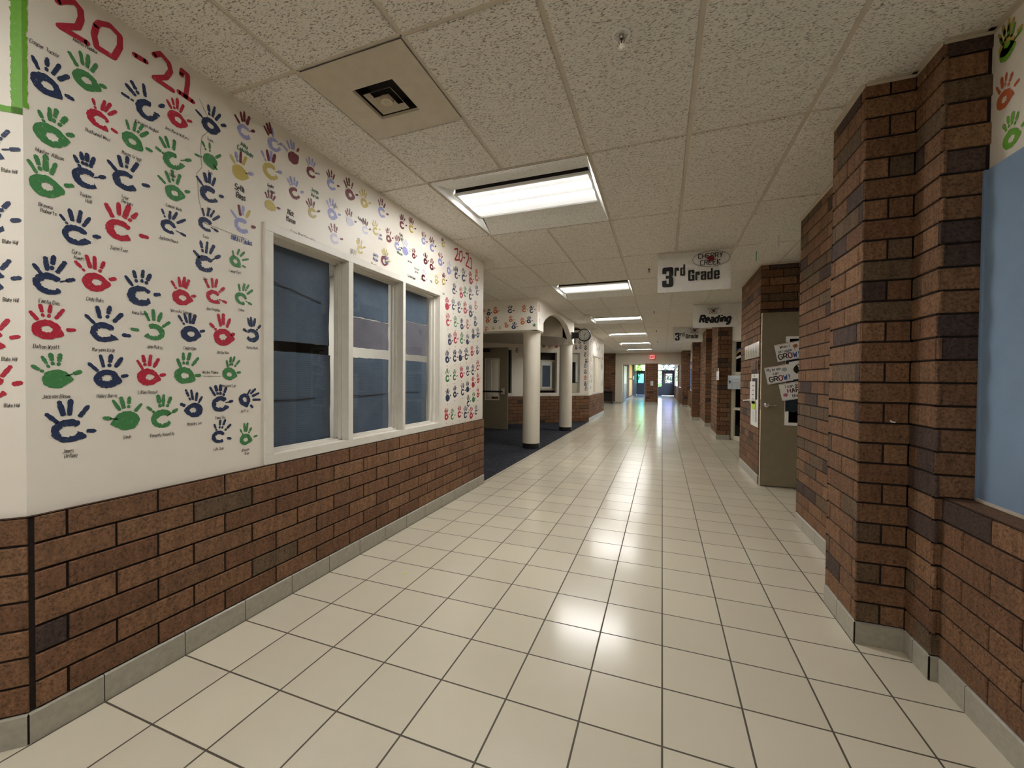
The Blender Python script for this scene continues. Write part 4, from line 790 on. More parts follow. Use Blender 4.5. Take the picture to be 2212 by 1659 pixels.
m_ = MB(); m_.box((.75, 4.23, 2.808), (.762, 4.25, 2.826), 'white'); m_.box((.748, 4.215, 2.80), (.752, 4.232, 2.81), 'white'); m_.build('ceiling_hook', label='tiny white hook on the ceiling grid above the nearest banner', cat='hook')
m_ = MB(); m_.box((-1.72, 9.55, 2.76), (-1.56, 9.68, 2.826), 'wall'); m_.build('junction_box', label='small beige box fixed to the ceiling before the third light', cat='junction box', bevel=.01)

# ------------------------------------------------------------------ banners
def banner(x0, y, w, h, kind, label):
    t = thing('hanging_banner', label, 'banner', (x0+w/2, y, ZC-.03-h)); zt = ZC-.012; zb = zt-h; f = Fr((x0, y, zb), (1, 0, 0)); m_ = MB(); n = 16
    wob = lambda a, b: .006*math.sin(a*5+y)*(1-b)+.003*math.sin(a*11)
    vs_ = [(x0+w*i/n, y+wob(i/n, j/8), zb+h*j/8) for j in range(9) for i in range(n+1)]; vs2 = [(p[0], p[1]+.002, p[2]) for p in vs_]
    fs = [(j*(n+1)+i, j*(n+1)+i+1, (j+1)*(n+1)+i+1, (j+1)*(n+1)+i) for j in range(8) for i in range(n)]
    m_.add(vs_, fs, 'cloth'); m_.add(vs2, [q[::-1] for q in fs], 'cloth'); m_.build('cloth', t, smooth=True)
    m_ = MB(); m_.tube([(x0-.005, y-.002, zt-.004), (x0+w+.02, y-.002, zt-.004)], .004, 'tbar'); m_.build('rod', t)
    for xh in (x0+.012, x0+w-.012): m_ = MB(); m_.tube([(xh, y-.009, zt-.01), (xh, y-.009, zb+.01)], .0015, 'cloth'); m_.build('hem', t)
    D0 = .011
    def oval(cx_, cy_, rx, ry, th, tw):
        m_ = MB(); pts = [(cx_+rx*math.cos(2*math.pi*i/40), cy_+ry*math.sin(2*math.pi*i/40)) for i in range(41)]; stroke(m_, f, pts, rx*.022, D0, 'black', False); m_.build('oval_ring', t)
        m_ = MB(); write(m_, f, 'CHERRY', cx_, cy_+ry*.10, ry*.62, 'black', .15, D0+.0004, 0, 'C', tw); write(m_, f, 'CREEK', cx_, cy_-ry*.76, ry*.62, 'black', .15, D0+.0004, 0, 'C', tw); m_.build('school_name', t)
        m_ = MB(); rr = random.Random(3); fdisc(m_, f, cx_-rx*.04, cy_+ry*.10, rx*.16, ry*.28, D0+.001, 'cherry', 14, .12, rr); fdisc(m_, f, cx_+rx*.06, cy_-ry*.06, rx*.12, ry*.24, D0+.0011, 'cherry', 14, .12, rr); fdisc(m_, f, cx_-rx*.06, cy_-ry*.20, rx*.08, ry*.18, D0+.0012, 'cherry', 12, .12, rr); m_.build('cherry_print', t)
    m_ = MB()
    if kind == '3':
        oval(w*.735, h*.77, w*.248, h*.192, .02, .86)
        # heavy condensed letters
        U = h
        def poly(P, m='black'):
            m_.quad([f(x*w, yv*h, D0) for x, yv in P], m)
        def blk(x, yv, a, b): m_.quad([f(x*w, yv*h, D0), f(a*w, yv*h, D0), f(a*w, b*h, D0), f(x*w, b*h, D0)], 'black')
        def ch(P): m_.add([f(x*w, yv*h, D0) for x, yv in P], [tuple(range(len(P)))], 'black')
        # 3
        X, Yb, Wd, Hh = .065, .13, .155, .51
        L = lambda a, b: (X+a*Wd, Yb+b*Hh)
        ch([L(0, .68), L(.38, .68), L(.38, .80), L(.62, .80), L(.62, 1), L(.15, 1), L(.04, .96), L(0, .90)]); ch([L(.62, .57), L(.90, .53), L(1, .60), L(1, .90), L(.95, .97), L(.85, 1), L(.62, 1)])
        ch([L(.33, .43), L(.62, .43), L(.62, .57), L(.33, .57)]); ch([L(.62, 0), L(.85, 0), L(.95, .03), L(1, .10), L(1, .42), L(.90, .50), L(.90, .53), L(.62, .57)])
        ch([L(0, .34), L(0, .10), L(.04, .04), L(.15, 0), L(.62, 0), L(.62, .16), L(.40, .16), L(.40, .34)])
        def glyph(c, X, Yb, Wd, Hh):
            L = lambda a, b: (X+a*Wd, Yb+b*Hh); s = .36
            R_ = lambda a, b, c2, d2: ch([L(a, b), L(c2, b), L(c2, d2), L(a, d2)])
            if c == 'r': R_(0, 0, s+.04, 1); ch([L(s, .68), L(s+.18, .72), L(s+.18, .60), L(1, .60), L(1, .88), L(.9, 1), L(s+.2, 1), L(s, .92)])
            if c == 'd': R_(1-s, 0, 1, 1.38); ch([L(.1, 0), L(1-s, 0), L(1-s, .17), L(s, .17), L(0, .1)]); R_(0, .1, s, .9); ch([L(0, .9), L(s, .83), L(1-s, .83), L(1-s, 1), L(.1, 1)])
            if c == 'G':
                R_(0, .1, s, .92); ch([L(0, .92), L(s, .85), L(1-s, .85), L(1, .92), L(.88, 1), L(.12, 1)]); R_(1-s, .66, 1, .93); R_(1-s, 0, 1, .52); R_(.52, .42, 1, .54); ch([L(0, .1), L(.1, 0), L(1-s, 0), L(1-s, .14), L(s, .14)])
            if c == 'a': R_(1-s, 0, 1, .9); ch([L(.0, .68), L(s, .68), L(s, .84), L(1-s, .84), L(1, .9), L(.88, 1), L(.12, 1), L(0, .9)]); R_(0, .08, s, .46); ch([L(0, .44), L(.1, .58), L(1-s, .64), L(1-s, .50), L(s, .44)]); ch([L(0, .1), L(.1, 0), L(1-s, 0), L(1-s, .14), L(s, .14)])
            if c == 'e': R_(0, .1, s, .9); ch([L(0, .9), L(s, .85), L(1-s, .85), L(1, .9), L(.88, 1), L(.12, 1)]); R_(1-s, .46, 1, .9); R_(s, .42, 1, .56); ch([L(0, .1), L(.1, 0), L(.88, 0), L(1, .1), L(1-s, .15), L(s, .15)]); R_(1-s, .1, 1, .30)
        glyph('r', .238, .40, .062, .215); glyph('d', .318, .40, .066, .205)
        for c_, xx, ww, hh in (('G', .43, .083, .27), ('r', .528, .06, .22), ('a', .602, .074, .215), ('d', .69, .070, .20), ('e', .778, .074, .215)): glyph(c_, xx, .255, ww, hh)
    else:
        oval(w*.47, h*.70, w*.17, h*.145, .02, .78)
        write(m_, f, 'Reading', w*.155, h*.22, h*.29, 'black', .27, D0, 0, 'L', .80, 0, .22)
    m_.build('lettering', t); return t
banner(-.066, trj(6), .765, .452, '3', 'nearest white banner reading 3rd Grade, hanging from the ceiling')
banner(.545, trj(12), .775, .455, 'R', 'white banner reading Reading, hung beyond the nearest one by the brick pier')
banner(.272, trj(18), .75, .425, '3', 'small far banner reading 3rd Grade, below and left of the Reading banner')
# ------------------------------------------------------------------ open door on the right with its signs
t = thing('classroom_door', 'olive grey classroom door standing open against the brick, covered in signs', 'door', (1.67, 6.045, 0))
m_ = MB(); X0, X1, Ya, Yb, ZT = 1.175, 2.09, 6.028, 6.072, 2.195
wx0, wx1, wz0, wz1 = 1.47, 1.74, .82, 1.86
for q in (((X0, Ya, .012), (wx0, Yb, ZT)), ((wx1, Ya, .012), (X1, Yb, ZT)), ((wx0, Ya, .012), (wx1, Yb, wz0)), ((wx0, Ya, wz1), (wx1, Yb, ZT))): m_.box(*q, 'door')
LEAF = m_.build('leaf', t)
m_ = MB(); m_.box((X0-.003, Ya, .012), (X0, Yb, ZT), 'sunedge'); m_.box((X0-.005, Ya+.008, .97), (X0-.003, Yb-.008, 1.10), 'chrome'); m_.build('edge_strip', t, label='door edge coloured pale as if sunlit, with latch plate')
m_ = MB()
for q in (((wx0-.04, wz0-.035), (wx0, wz1+.03)), ((wx1, wz0-.035), (wx1+.04, wz1+.03)), ((wx0, wz0-.035), (wx1, wz0)), ((wx0, wz1), (wx1, wz1+.03))): m_.box((q[0][0], Ya-.010, q[0][1]), (q[1][0], Ya, q[1][1]), 'white')
m_.build('vision_frame', t)
m_ = MB(); m_.box((wx0, Ya+.018, wz0), (wx1, Ya+.024, wz1), 'glassd'); m_.build('vision_glass', t, label='dark glass')
t_ = MB(); vs_ = []
n = 10
for i in range(n+1):
    for j in range(n+1): vs_.append((1.432+.30*i/n, Ya-.014+.003*math.sin(i*1.1)*math.cos(j*.8), .955+.86*j/n+.006*math.sin(i*1.7)*(j == 0)))
t_.add(vs_, [(i*(n+1)+j, (i+1)*(n+1)+j, (i+1)*(n+1)+j+1, i*(n+1)+j+1) for i in range(n) for j in range(n)], 'dark'); t_.build('window_cover', label='dark blue cover taped over the window of the open door', cat='cloth cover')
bpy.data.objects['window_cover'].data.materials[0] = plain('dark_teal_cloth', (.012, .022, .03, 1), .8, var=.3, scale=20)
m_ = MB(); m_.lathe((1.235, Ya, 1.035), [(.001, -.012), (.032, -.012), (.034, -.004), (.034, 0)], 'chrome', 24, 'y'); H_ = m_.build('lever_rose', t, smooth=True)
m_ = MB(); m_.tube([(1.235, Ya-.01, 1.035), (1.235, Ya-.055, 1.035), (1.27, Ya-.062, 1.033), (1.345, Ya-.058, 1.028)], .009, 'chrome', 10); m_.build('lever_handle', H_, smooth=True)
def sign(name, label, cat, o, rot, w, h, lines, n_off, extra=None, mat='white', group=None):
    f = Fr(o, (1, 0, 0), rot=rot); t = thing(name, label, cat, o, group=group); m_ = MB(); fbox(m_, f, 0, 0, w, h, -.0012, .0008, mat); m_.build('sheet', t)
    for yy_, mm_ in ((h-.008, 'orangeb'), (.008, 'grayb')): m_ = MB(); stroke(m_, f, [(.008, yy_), (w-.008, yy_)], .004, .0014, mm_, False); m_.build('printed_border', t)
    for (s, x, y, hh, cols, pw) in lines:
        m_ = MB()
        if isinstance(cols, str): write(m_, f, s, x*w, y*h, hh*h, cols, pw, .0016, 0, 'C', .8)
        else:
            W_ = text_w(s)*hh*h/6*.92; xx = x*w-W_/2
            for c_, cm in zip(s, cols): write(m_, f, c_, xx, y*h, hh*h, cm, pw, .0016, 0, 'L', .92); xx += text_w(c_)*hh*h/6*.92
        m_.build('lettering', t)
    if extra: m_ = MB(); rr = random.Random(2); fdisc(m_, f, extra[0]*w, extra[1]*h, extra[2]*w, extra[2]*w*.9, .0018, extra[3], 16, .08, rr); m_.build('printed_picture', t)
    return t
GR = ['black', 'black', 'cherry', 'bluep', 'bluep', 'bluep']
rt = math.atan2(.054, .267); yS = Ya-.022
SG = 'growth signs taped to the open door'
sign('growth_sign', 'white sign reading When I struggle, I GROW!, topmost on the open door', 'sign', (1.343, yS, 1.572), rt, .272, .214, [('When I', .40, .74, .15, 'black', .16), ('struggle, I', .44, .49, .15, 'black', .16), ('GROW!', .50, .12, .28, GR, .2)], 0, (.80, .74, .095, 'orangeb'), group=SG)
sign('growth_sign', 'white sign reading My brain can GROW!, with a grey brain, on the door', 'sign', (1.240, yS-.004, 1.290), rt, .275, .212, [('My brain', .36, .74, .16, 'black', .16), ('can', .40, .50, .16, 'black', .16), ('GROW!', .52, .12, .28, GR, .2)], 0, (.76, .72, .10, 'grayb'), group=SG)
sign('growth_sign', 'white sign reading I can do HARD things, lowest on the open door', 'sign', (1.398, yS-.002, 1.086), rt, .272, .212, [('I can do', .50, .72, .17, 'black', .16), ('HARD', .62, .40, .25, ['cherry', 'black', 'black', 'bluep'], .18), ('things', .66, .12, .18, 'black', .17)], 0, (.18, .32, .09, 'pinkb'), group=SG)
f = Fr((1.504, yS+.003, 1.352), (1, 0, 0), rot=rt); t = thing('oval_logo_poster', 'white sheet with a black oval between the growth signs', 'poster', (1.504, yS+.003, 1.352))
m_ = MB(); fbox(m_, f, 0, 0, .27, .222, -.001, .0008, 'white'); m_.build('sheet', t); m_ = MB(); fdisc(m_, f, .155, .115, .125, .078, .0014, 'black', 30); m_.build('black_oval', t)
m_ = MB(); stroke(m_, f, [(.085, .17), (.10, .10), (.16, .09)], .008, .002, 'white'); write(m_, f, 'our class', .09, .065, .014, 'white', .2, .002, 0, 'C'); m_.build('lettering', t)

# ------------------------------------------------------------------ items on the doorway pier (facing the corridor)
FP = lambda y, z: Fr((1.165-.004, y, z), (0, -1, 0))
f = FP(7.08, 1.647); t = thing('name_plaque', 'shiny laminated name plaque on the brick beside the open door', 'plaque', (1.16, 6.6, 1.647)); m_ = MB(); fbox(m_, f, 0, 0, .97, .197, -.001, .004, 'foil'); m_.build('plate', t)
m_ = MB(); rr = random.Random(4)
for k in range(11): m_.quad([f(.05+.08*k, .03, .0046), f(.075+.08*k, .03, .0046), f(.08+.08*k, .165, .0046), f(.055+.08*k, .165, .0046)], 'wood' if k % 2 else 'grayb')
m_.build('letters', t); t['label'] = 'shiny laminated name plaque on the brick beside the open door'
f = FP(6.55, 1.483); t = thing('room_sign', 'small brown room sign on the brick under the shiny plaque', 'sign', (1.16, 6.4, 1.483)); m_ = MB(); fbox(m_, f, 0, 0, .30, .12, 0, .012, 'wood'); fbox(m_, f, .32, .0, .42, .12, 0, .008, 'wood'); m_.build('plate', t, bevel=.003)
m_ = MB(); write(m_, f, '12', .15, .035, .05, 'dark', .14, .0125, 0, 'C'); m_.build('room_number', t)
f = FP(6.575, .730); t = thing('notice_sheet', 'tall white notice sheet on the brick beside the open door', 'notice', (1.16, 6.35, .73)); m_ = MB(); fbox(m_, f, 0, 0, .46, .70, -.001, .002, 'white'); m_.build('sheet', t)
m_ = MB(); fbox(m_, f, .08, .36, .40, .64, .002, .004, 'black'); fbox(m_, f, .30, .06, .38, .22, .002, .003, 'grayb')
for k in range(6): stroke(m_, f, [(.06, .06+.024*k), (.24, .06+.024*k)], .004, .003, 'grayb', False)
write(m_, f, 'NEWS', .21, .655, .03, 'black', .16, .003, 0, 'C'); m_.build('print', t)
f = FP(6.60, .947); t = thing('schedule_strip', 'white clipboard strip hanging on the tall notice sheet', 'clipboard', (1.15, 6.4, .95)); m_ = MB(); fbox(m_, f, .0, .08, .34, .38, .008, .012, 'white'); m_.build('sheet', t)
m_ = MB(); fbox(m_, f, .13, .01, .35, .115, .008, .012, 'lime'); m_.build('lime_note', t, label='lime green note')
for k in range(4): m_ = MB(); stroke(m_, f, [(.18, .14+.06*k), (.26, .145+.06*k)], .014, .013, 'black', False); m_.build('printed_line', t)
m_ = MB(); m_.tube([(1.09, 6.72, 1.055), (1.15, 6.33, 1.085)], .008, 'white', 8); m_.tube([(1.15, 6.33, 1.085), (1.158, 6.27, 1.09)], .005, 'chrome', 8); m_.build('dangling_marker', label='white marker sticking out from the notice sheet on the brick', cat='marker')

# storefront window at 45 degrees beyond the doorway pier
t = thing('window_2', None, None, (1.43, 10.48, 0)); t['kind'] = 'structure'
f = Fr((1.43, 10.48, 0), (1, -1, 0)); Lf = 2.2
m_ = MB()
for a, b in ((0, .10), (1.05, 1.15), (2.1, 2.2)): fbox(m_, f, a, 0.0, b, 2.24, -.06, 0, 'frame')
for a, b in ((.0, .10), (.68, .74), (1.455, 1.53), (2.20, 2.27)): fbox(m_, f, .1, a, Lf, b, -.058, -.001, 'frame')
for a, b in ((.10, .68), (.74, 1.455), (1.53, 2.20)):
    for u in (.1, 1.15): fbox(m_, f, u, a, u+.018, b, -.045, -.012, 'frame')
m_.build('window_frame', t, bevel=.002)
m_ = MB()
for a, b in ((.10, .68), (.74, 1.455), (1.53, 2.20)): fbox(m_, f, .1, a, 2.2, b, -.04, -.034, 'glassd')
m_.build('glass_pane', t)
o_ = f(.035, 1.150, .12); f2 = Fr(o_, (1, -1, 0)); t = thing('star_notice', 'pale blue notice with a dark blue star hung across the storefront window', 'notice', o_)
m_ = MB(); fbox(m_, f2, 0, 0, .105, .30, 0, .002, 'pwhite'); fbox(m_, f2, .11, 0, .34, .30, 0, .002, 'pwhite'); m_.build('sheets', t)
m_ = MB(); pts = [(.052+(.036 if q % 2 == 0 else .015)*math.cos(math.pi/2+q*math.pi/5)*1.2, .16+(.055 if q % 2 == 0 else .023)*math.sin(math.pi/2+q*math.pi/5)) for q in range(10)]
m_.add([f2(.052, .16, .003)]+[f2(*p, .003) for p in pts], [(0, i+1, (i+1) % 10+1) for i in range(10)], 'bluep'); m_.build('blue_star', t)
m_ = MB(); write(m_, f2, 'Class of Stars', .22, .20, .022, 'grayb', .14, .003, 0, 'C', .5); m_.build('lettering', t); m_ = MB(); write(m_, f2, 'Welcome', .22, .13, .025, 'grayb', .14, .003, 0, 'C', .6); m_.build('lettering', t)
for q in range(3):
    x_ = .03+.13*q; b = MB(); b.tube([f2(x_, .30, .004), f2(x_, .325, .006), f2(x_+.012, .335, .004)], .004, 'chrome'); b.build('hook', t)
o_ = f(.24, 1.85, -.03); f3 = Fr(o_, (1, -1, 0)); m_ = MB()
for rad, cm in ((.20, 'bluep'), (.17, 'grayb'), (.14, 'orangep')):
    stroke(m_, f3, [(rad*math.cos(math.pi*k/14), rad*math.sin(math.pi*k/14)) for k in range(15)], .022, .003, cm)
m_.build('rainbow_decal', label='small paper rainbow stuck in the top pane of the storefront window', cat='decal')
m_ = MB(); stroke(m_, f3, [(-.17, -.03), (-.08, -.0), (.06, .05), (.1, .05)], .05, .006, 'white'); m_.build('paper_cloud', label='white paper cloud below the rainbow in the storefront window', cat='decal')
# second pier thermometer sheet, third pier plaque
f = Fr((1.160, 10.513, 1.345), (0, -1, 0)); t = thing('wall_chart', 'narrow white chart on the side of the second brick pier', 'chart', (1.16, 10.3, 1.345)); m_ = MB(); fbox(m_, f, 0, 0, .06, .02, 0, .003, 'white'); fbox(m_, f, 0, .0, .44, .20, 0, .003, 'white'); fbox(m_, f, .25, .2, .36, .27, 0, .003, 'white'); m_.build('sheet', t)
m_ = MB(); fbox(m_, f, .12, .03, .2, .09, .003, .004, 'grayb'); m_.build('print', t)
f = Fr((1.160, 13.69, 1.468), (0, -1, 0)); m_ = MB(); fbox(m_, f, 0, 0, .42, .13, 0, .010, 'wood'); fbox(m_, f, .05, .03, .37, .10, .010, .012, 'dark'); m_.build('room_plate', label='small brown room plate on the side of the third brick pier', cat='sign')
# boards
t = thing('bulletin_board', 'large plain blue bulletin board on the right wall above the brick ledge', 'bulletin board', (1.29, 1.2, ZW))
m_ = MB(); m_.box((1.275, -1.2, ZW), (1.293, 2.372, 2.235), 'board'); m_.build('panel', t)
m_ = MB(); m_.box((1.268, 2.366, ZW), (1.293, 2.377, 2.238), 'board'); m_.box((1.268, -1.2, ZW-.0), (1.293, 2.37, ZW+.012), 'tbar'); m_.build('edge_trim', t)
t = thing('bulletin_board', 'far blue bulletin board in the recess between the brick piers', 'bulletin board', (1.29, 19.5, .95)); m_ = MB(); m_.box((1.27, 16.2, .93), (1.293, 21.9, 2.25), 'board2'); m_.build('panel', t)
m_ = MB(); rr = random.Random(9)
for q in range(14):
    y, z = 16.5+q*.38, 1.55+rr.uniform(-.1, .45); m_.box((1.262, y, z), (1.27, y+.25, z+.2), rr.choice(['white', 'grayb', 'white', 'pwhite']))
m_.build('pinned_papers', t, kind='stuff')
m_ = MB(); fr_ = Fr((1.0701, 2.583, 1.138), (1, 0, 0)); stroke(m_, fr_, [(-.012, .006), (-.004, -.001), (.010, -.002)], .006, .0012, 'white'); m_.build('chalk_mark', bpy.data.objects['wall_right_pier'], label='small white scuff on the brick')
m_ = MB(); m_.box((-1.632, 2.362, .0005), (-1.618, 2.372, .003), 'lime'); m_.box((-1.622, 2.374, .0005), (-1.612, 2.380, .003), 'lime'); m_.build('paper_scrap', label='tiny yellow paper scrap lying on the tile floor', cat='paper scrap')

# ------------------------------------------------------------------ clock on its bracket
cyk, czk, cxk = 10.35, 2.445, -1.835
t = thing('wall_clock', 'round black rimmed clock on a bracket above the far column', 'clock', (cxk, cyk, czk))
m_ = MB(); m_.box((-2.157, cyk-.03, czk-.095), (-2.13, cyk+.05, czk+.085), 'blackp'); m_.box((-2.14, cyk-.02, czk-.075), (-1.99, cyk+.04, czk+.075), 'blackp'); m_.build('bracket', t, bevel=.004)
m_ = MB(); m_.lathe((cxk, cyk, czk), [(.135, -.045), (.148, -.05), (.158, -.04), (.158, .06), (.148, .07), (.135, .065)], 'blackp', 48, 'y'); m_.build('rim', t, smooth=True)
m_ = MB(); m_.lathe((cxk, cyk-.030, czk), [(.001, 0), (.14, 0)], 'white', 40, 'y'); DI = m_.build('dial', t)
fk = Fr((cxk, cyk-.031, czk), (1, 0, 0))
for k in range(12):
    m_ = MB(); a = math.pi/2-2*math.pi*k/12; write(m_, fk, str(k or 12), .108*math.cos(a), .108*math.sin(a)-.011, .022, 'black', .2, .001, 0, 'C', .6); m_.build('numeral', DI)
for nm, a, L, w_ in (('hour_hand', math.radians(48), .07, .010), ('minute_hand', math.radians(-92), .105, .007)):
    m_ = MB(); stroke(m_, fk, [(-.015*math.cos(a), -.015*math.sin(a)), (L*math.cos(a), L*math.sin(a))], w_, .004, 'black'); fdisc(m_, fk, 0, 0, .010, .010, .005, 'black', 12); m_.build(nm, DI)
m_ = MB(); m_.lathe((cxk, cyk-.047, czk), [(.001, -.006), (.07, -.004), (.136, .002)], 'glass', 40, 'y'); m_.build('cover_glass', t, smooth=True)
m_ = MB(); m_.lathe((cxk, cyk+.05, czk), [(.001, 0), (.14, 0)], 'white', 40, 'y'); m_.build('rear_dial', t)

# ------------------------------------------------------------------ alcove door, pod windows
t = thing('alcove_door', 'olive door with a push bar standing open in the carpeted alcove', 'door', (-4.2, 10.12, 0)); Y0, Y1 = 10.10, 10.145
m_ = MB(); a, b, z0, z1 = -4.40, -4.045, .80, 1.85
for q in (((-4.72, .012), (a, 2.16)), ((b, .012), (-3.785, 2.16)), ((a, .012), (b, z0)), ((a, z1), (b, 2.16))): m_.box((q[0][0], Y0, q[0][1]), (q[1][0], Y1, q[1][1]), 'door')
m_.build('leaf', t)
m_ = MB()
for q in (((a-.03, z0-.03), (a, z1+.03)), ((b, z0-.03), (b+.03, z1+.03)), ((a, z0-.03), (b, z0)), ((a, z1), (b, z1+.03))): m_.box((q[0][0], Y0-.008, q[0][1]), (q[1][0], Y0, q[1][1]), 'frame')
m_.build('vision_frame', t)
m_ = MB(); m_.box((a, Y0+.02, z0), (b, Y0+.026, z1), 'glass'); m_.build('vision_glass', t)
m_ = MB(); m_.tube([(-4.68, Y0-.055, 1.0), (-3.90, Y0-.055, 1.0)], .022, 'blackp', 10); m_.box((-4.70, Y0-.06, .97), (-4.62, Y0, 1.03), 'blackp'); m_.box((-3.95, Y0-.065, .93), (-3.84, Y0, 1.09), 'chrome'); m_.build('push_bar', t, label='black push bar with chrome latch')
m_ = MB(); m_.box((-4.68, Y0-.06, 2.04), (-4.28, Y0, 2.12), 'blackp'); m_.build('door_closer', t)
# the white inner door and wall seen through the door glass
m_ = MB(); m_.box((-4.72, 10.35, 0), (-4.36, 10.39, 2.1), 'wall'); m_.box((-4.60, 10.345, 1.25), (-4.52, 10.352, 1.66), 'dark'); m_.build('inner_door', label='white inner door seen through the glass of the alcove door', cat='door')
def podwin(name, s0, s1, a, b, parts):
    t = thing(name, None, None, F4(-(s0+s1)/2, a)); t['kind'] = 'structure'; m_ = MB()
    e = .04
    for q in ((-s1, a, -s1+e, b), (-s0-e, a, -s0, b), (-s1, b-e, -s0, b)): fbox(m_, F4, *q, -.10, .008, 'trimw')
    fbox(m_, F4, -s1-.02, a-.05, -s0+.02, a+.02, -.10, .014, 'trimw'); m_.build('window_frame', t, bevel=.002)
    m_ = MB(); fbox(m_, F4, -s1+e, a, -s0-e, b-e, -.09, -.085, parts); m_.build('glass_pane', t); return t
podwin('window_3', .29, .90, .90, 2.20, 'glass'); podwin('window_4', 1.12, 2.03, .90, 2.18, 'glass'); podwin('window_5', 2.62, 3.05, .90, 2.22, 'glassd')
m_ = MB(); fbox(m_, F4, -.80, 1.88, -.28, 2.15, -.14, -.12, 'trimw'); m_.build('roller_shade', label='white roller shade at the top of the pod window behind the far column', cat='shade')
m_ = MB(); fbox(m_, F4, -.78, .92, -.28, 1.22, -.20, -.15, 'frame'); m_.build('cream_panel', label='cream panel standing low inside the pod window behind the far column', cat='panel')
m_ = MB(); fbox(m_, F4, -.38, 1.24, -.24, 1.88, -.20, -.15, 'metalw'); m_.build('white_post', label='white upright post inside the pod window behind the far column', cat='post')
m_ = MB(); fbox(m_, F4, -.95, .88, -.10, 2.3, -.36, -.33, 'glassd' if False else 'dark'); m_.build('pod_light_blocker', label='added dark screen blocking room light behind the shaded pod window', cat='screen')  # added sheet, stops the pod's light showing through this window
# framed inner window seen between the two columns
t = thing('inner_window_frame', 'grey framed inner window with blue paper seen between the two columns', 'window frame', F4(-1.4, 1.0, -.25))
sh = .13
m_ = MB()
for q in ((-1.80, .99, -1.68, 1.93), (-1.25, .99, -1.17, 1.93), (-1.68, 1.88, -1.25, 1.93), (-1.68, .99, -1.25, 1.05)): fbox(m_, F4, q[0]+sh, q[1], q[2]+sh, q[3], -.27, -.23, 'tbar')
m_.build('outer_frame', t)
m_ = MB()
for q in ((-1.68, 1.05, -1.66, 1.88), (-1.38, 1.05, -1.33, 1.88), (-1.68, 1.76, -1.33, 1.88), (-1.68, 1.05, -1.33, 1.10)): fbox(m_, F4, q[0]+sh, q[1], q[2]+sh, q[3], -.265, -.235, 'metalw')
m_.build('inner_frame', t)
m_ = MB(); fbox(m_, F4, -1.67+sh, 1.08, -1.37+sh, 1.78, -.262, -.25, 'bpaper'); m_.build('blue_paper', t, label='dark blue paper'); m_ = MB(); fbox(m_, F4, -1.33+sh, 1.05, -1.25+sh, 1.88, -.262, -.25, 'taupe'); m_.build('side_panel', t)
m_ = MB(); fbox(m_, F4, -2.1, .86, -1.02, 2.3, -.36, -.33, 'dark'); m_.build('inner_light_blocker', label='added dark partition blocking room light behind the framed inner window', cat='partition')  # added to block room light and darken the view past the frame
# cream blinds in the pod wall facing the corridor
t = thing('window_6', None, None, (B_[2][0], 14.8, .87)); t['kind'] = 'structure'; m_ = MB(); y0 = B_[2][1]; xx = B_[2][0]
for a, b in ((.80, .86), (1.36, 1.42), (1.94, 2.0), (2.54, 2.60)): m_.box((xx-.12, y0+a, .87), (xx+.008, y0+b, 2.185), 'trimw')
m_.box((xx-.12, y0+.8, 2.13), (xx+.008, y0+2.6, 2.185), 'trimw'); m_.box((xx-.12, y0+.78, .84), (xx+.012, y0+2.62, .89), 'trimw'); m_.build('window_frame', t)
for k, (a, b) in enumerate(((.86, 1.36), (1.42, 1.94), (2.0, 2.54))):
    m_ = MB()
    for q in range(26):
        z = .90+q*.048; m_.quad([(xx-.10, y0+a, z), (xx-.10, y0+b, z), (xx-.088, y0+b, z+.047), (xx-.088, y0+a, z+.047)], 'blind')
    m_.build('window_blind', label='cream slatted blind in the %s pane of the pod window' % ['nearest', 'middle', 'farthest'][k], cat='blind', group='cream blinds in the pod window')

# ------------------------------------------------------------------ far end
t = thing('exit_sign', 'glowing red EXIT sign hanging before the end wall', 'exit sign', (-.54, 23.6, 2.6)); m_ = MB(); m_.box((-.665, 23.60, 2.475), (-.405, 23.64, 2.685), 'red'); m_.build('housing', t, bevel=.004)
m_ = MB(); write(m_, Fr((-.535, 23.598, 2.525), (1, 0, 0)), 'EXIT', 0, 0, .11, 'exitl', .2, .002, 0, 'C', .62); m_.build('lettering', t)
m_ = MB(); m_.tube([(-.535, 23.62, 2.685), (-.535, 23.62, ZC)], .012, 'white'); m_.build('stem', t)
t = thing('wall_phone', 'small white intercom box on the brick pier between the openings', 'intercom', (-.53, YE-.06, 1.02)); m_ = MB(); m_.box((-.60, YE-.10, 1.03), (-.46, YE-.06, 1.285), 'white'); m_.build('body', t, bevel=.006); m_ = MB(); m_.box((-.575, YE-.105, 1.20), (-.485, YE-.10, 1.25), 'grayb'); m_.box((-.56, YE-.105, 1.09), (-.50, YE-.10, 1.16), 'grayb'); m_.build('keypad', t); m_ = MB(); m_.box((-.57, YE-.09, .985), (-.50, YE-.06, 1.03), 'black'); m_.build('bottom_bracket', t)
t = thing('bench', 'dark bench against the brick wall in the far left recess', 'bench', (-3.0, 23.7, 0)); m_ = MB(); m_.box((-3.9, 23.45, .66), (-2.52, 23.95, .72), 'chair'); m_.build('seat', t)
for x_ in (-3.85, -2.62):
    m_ = MB(); m_.box((x_, 23.5, 0), (x_+.06, 23.9, .66), 'chair'); m_.build('leg', t)
m_ = MB(); m_.box((-3.79, 23.82, .15), (-2.62, 23.86, .62), 'chair'); m_.build('back_rail', t)
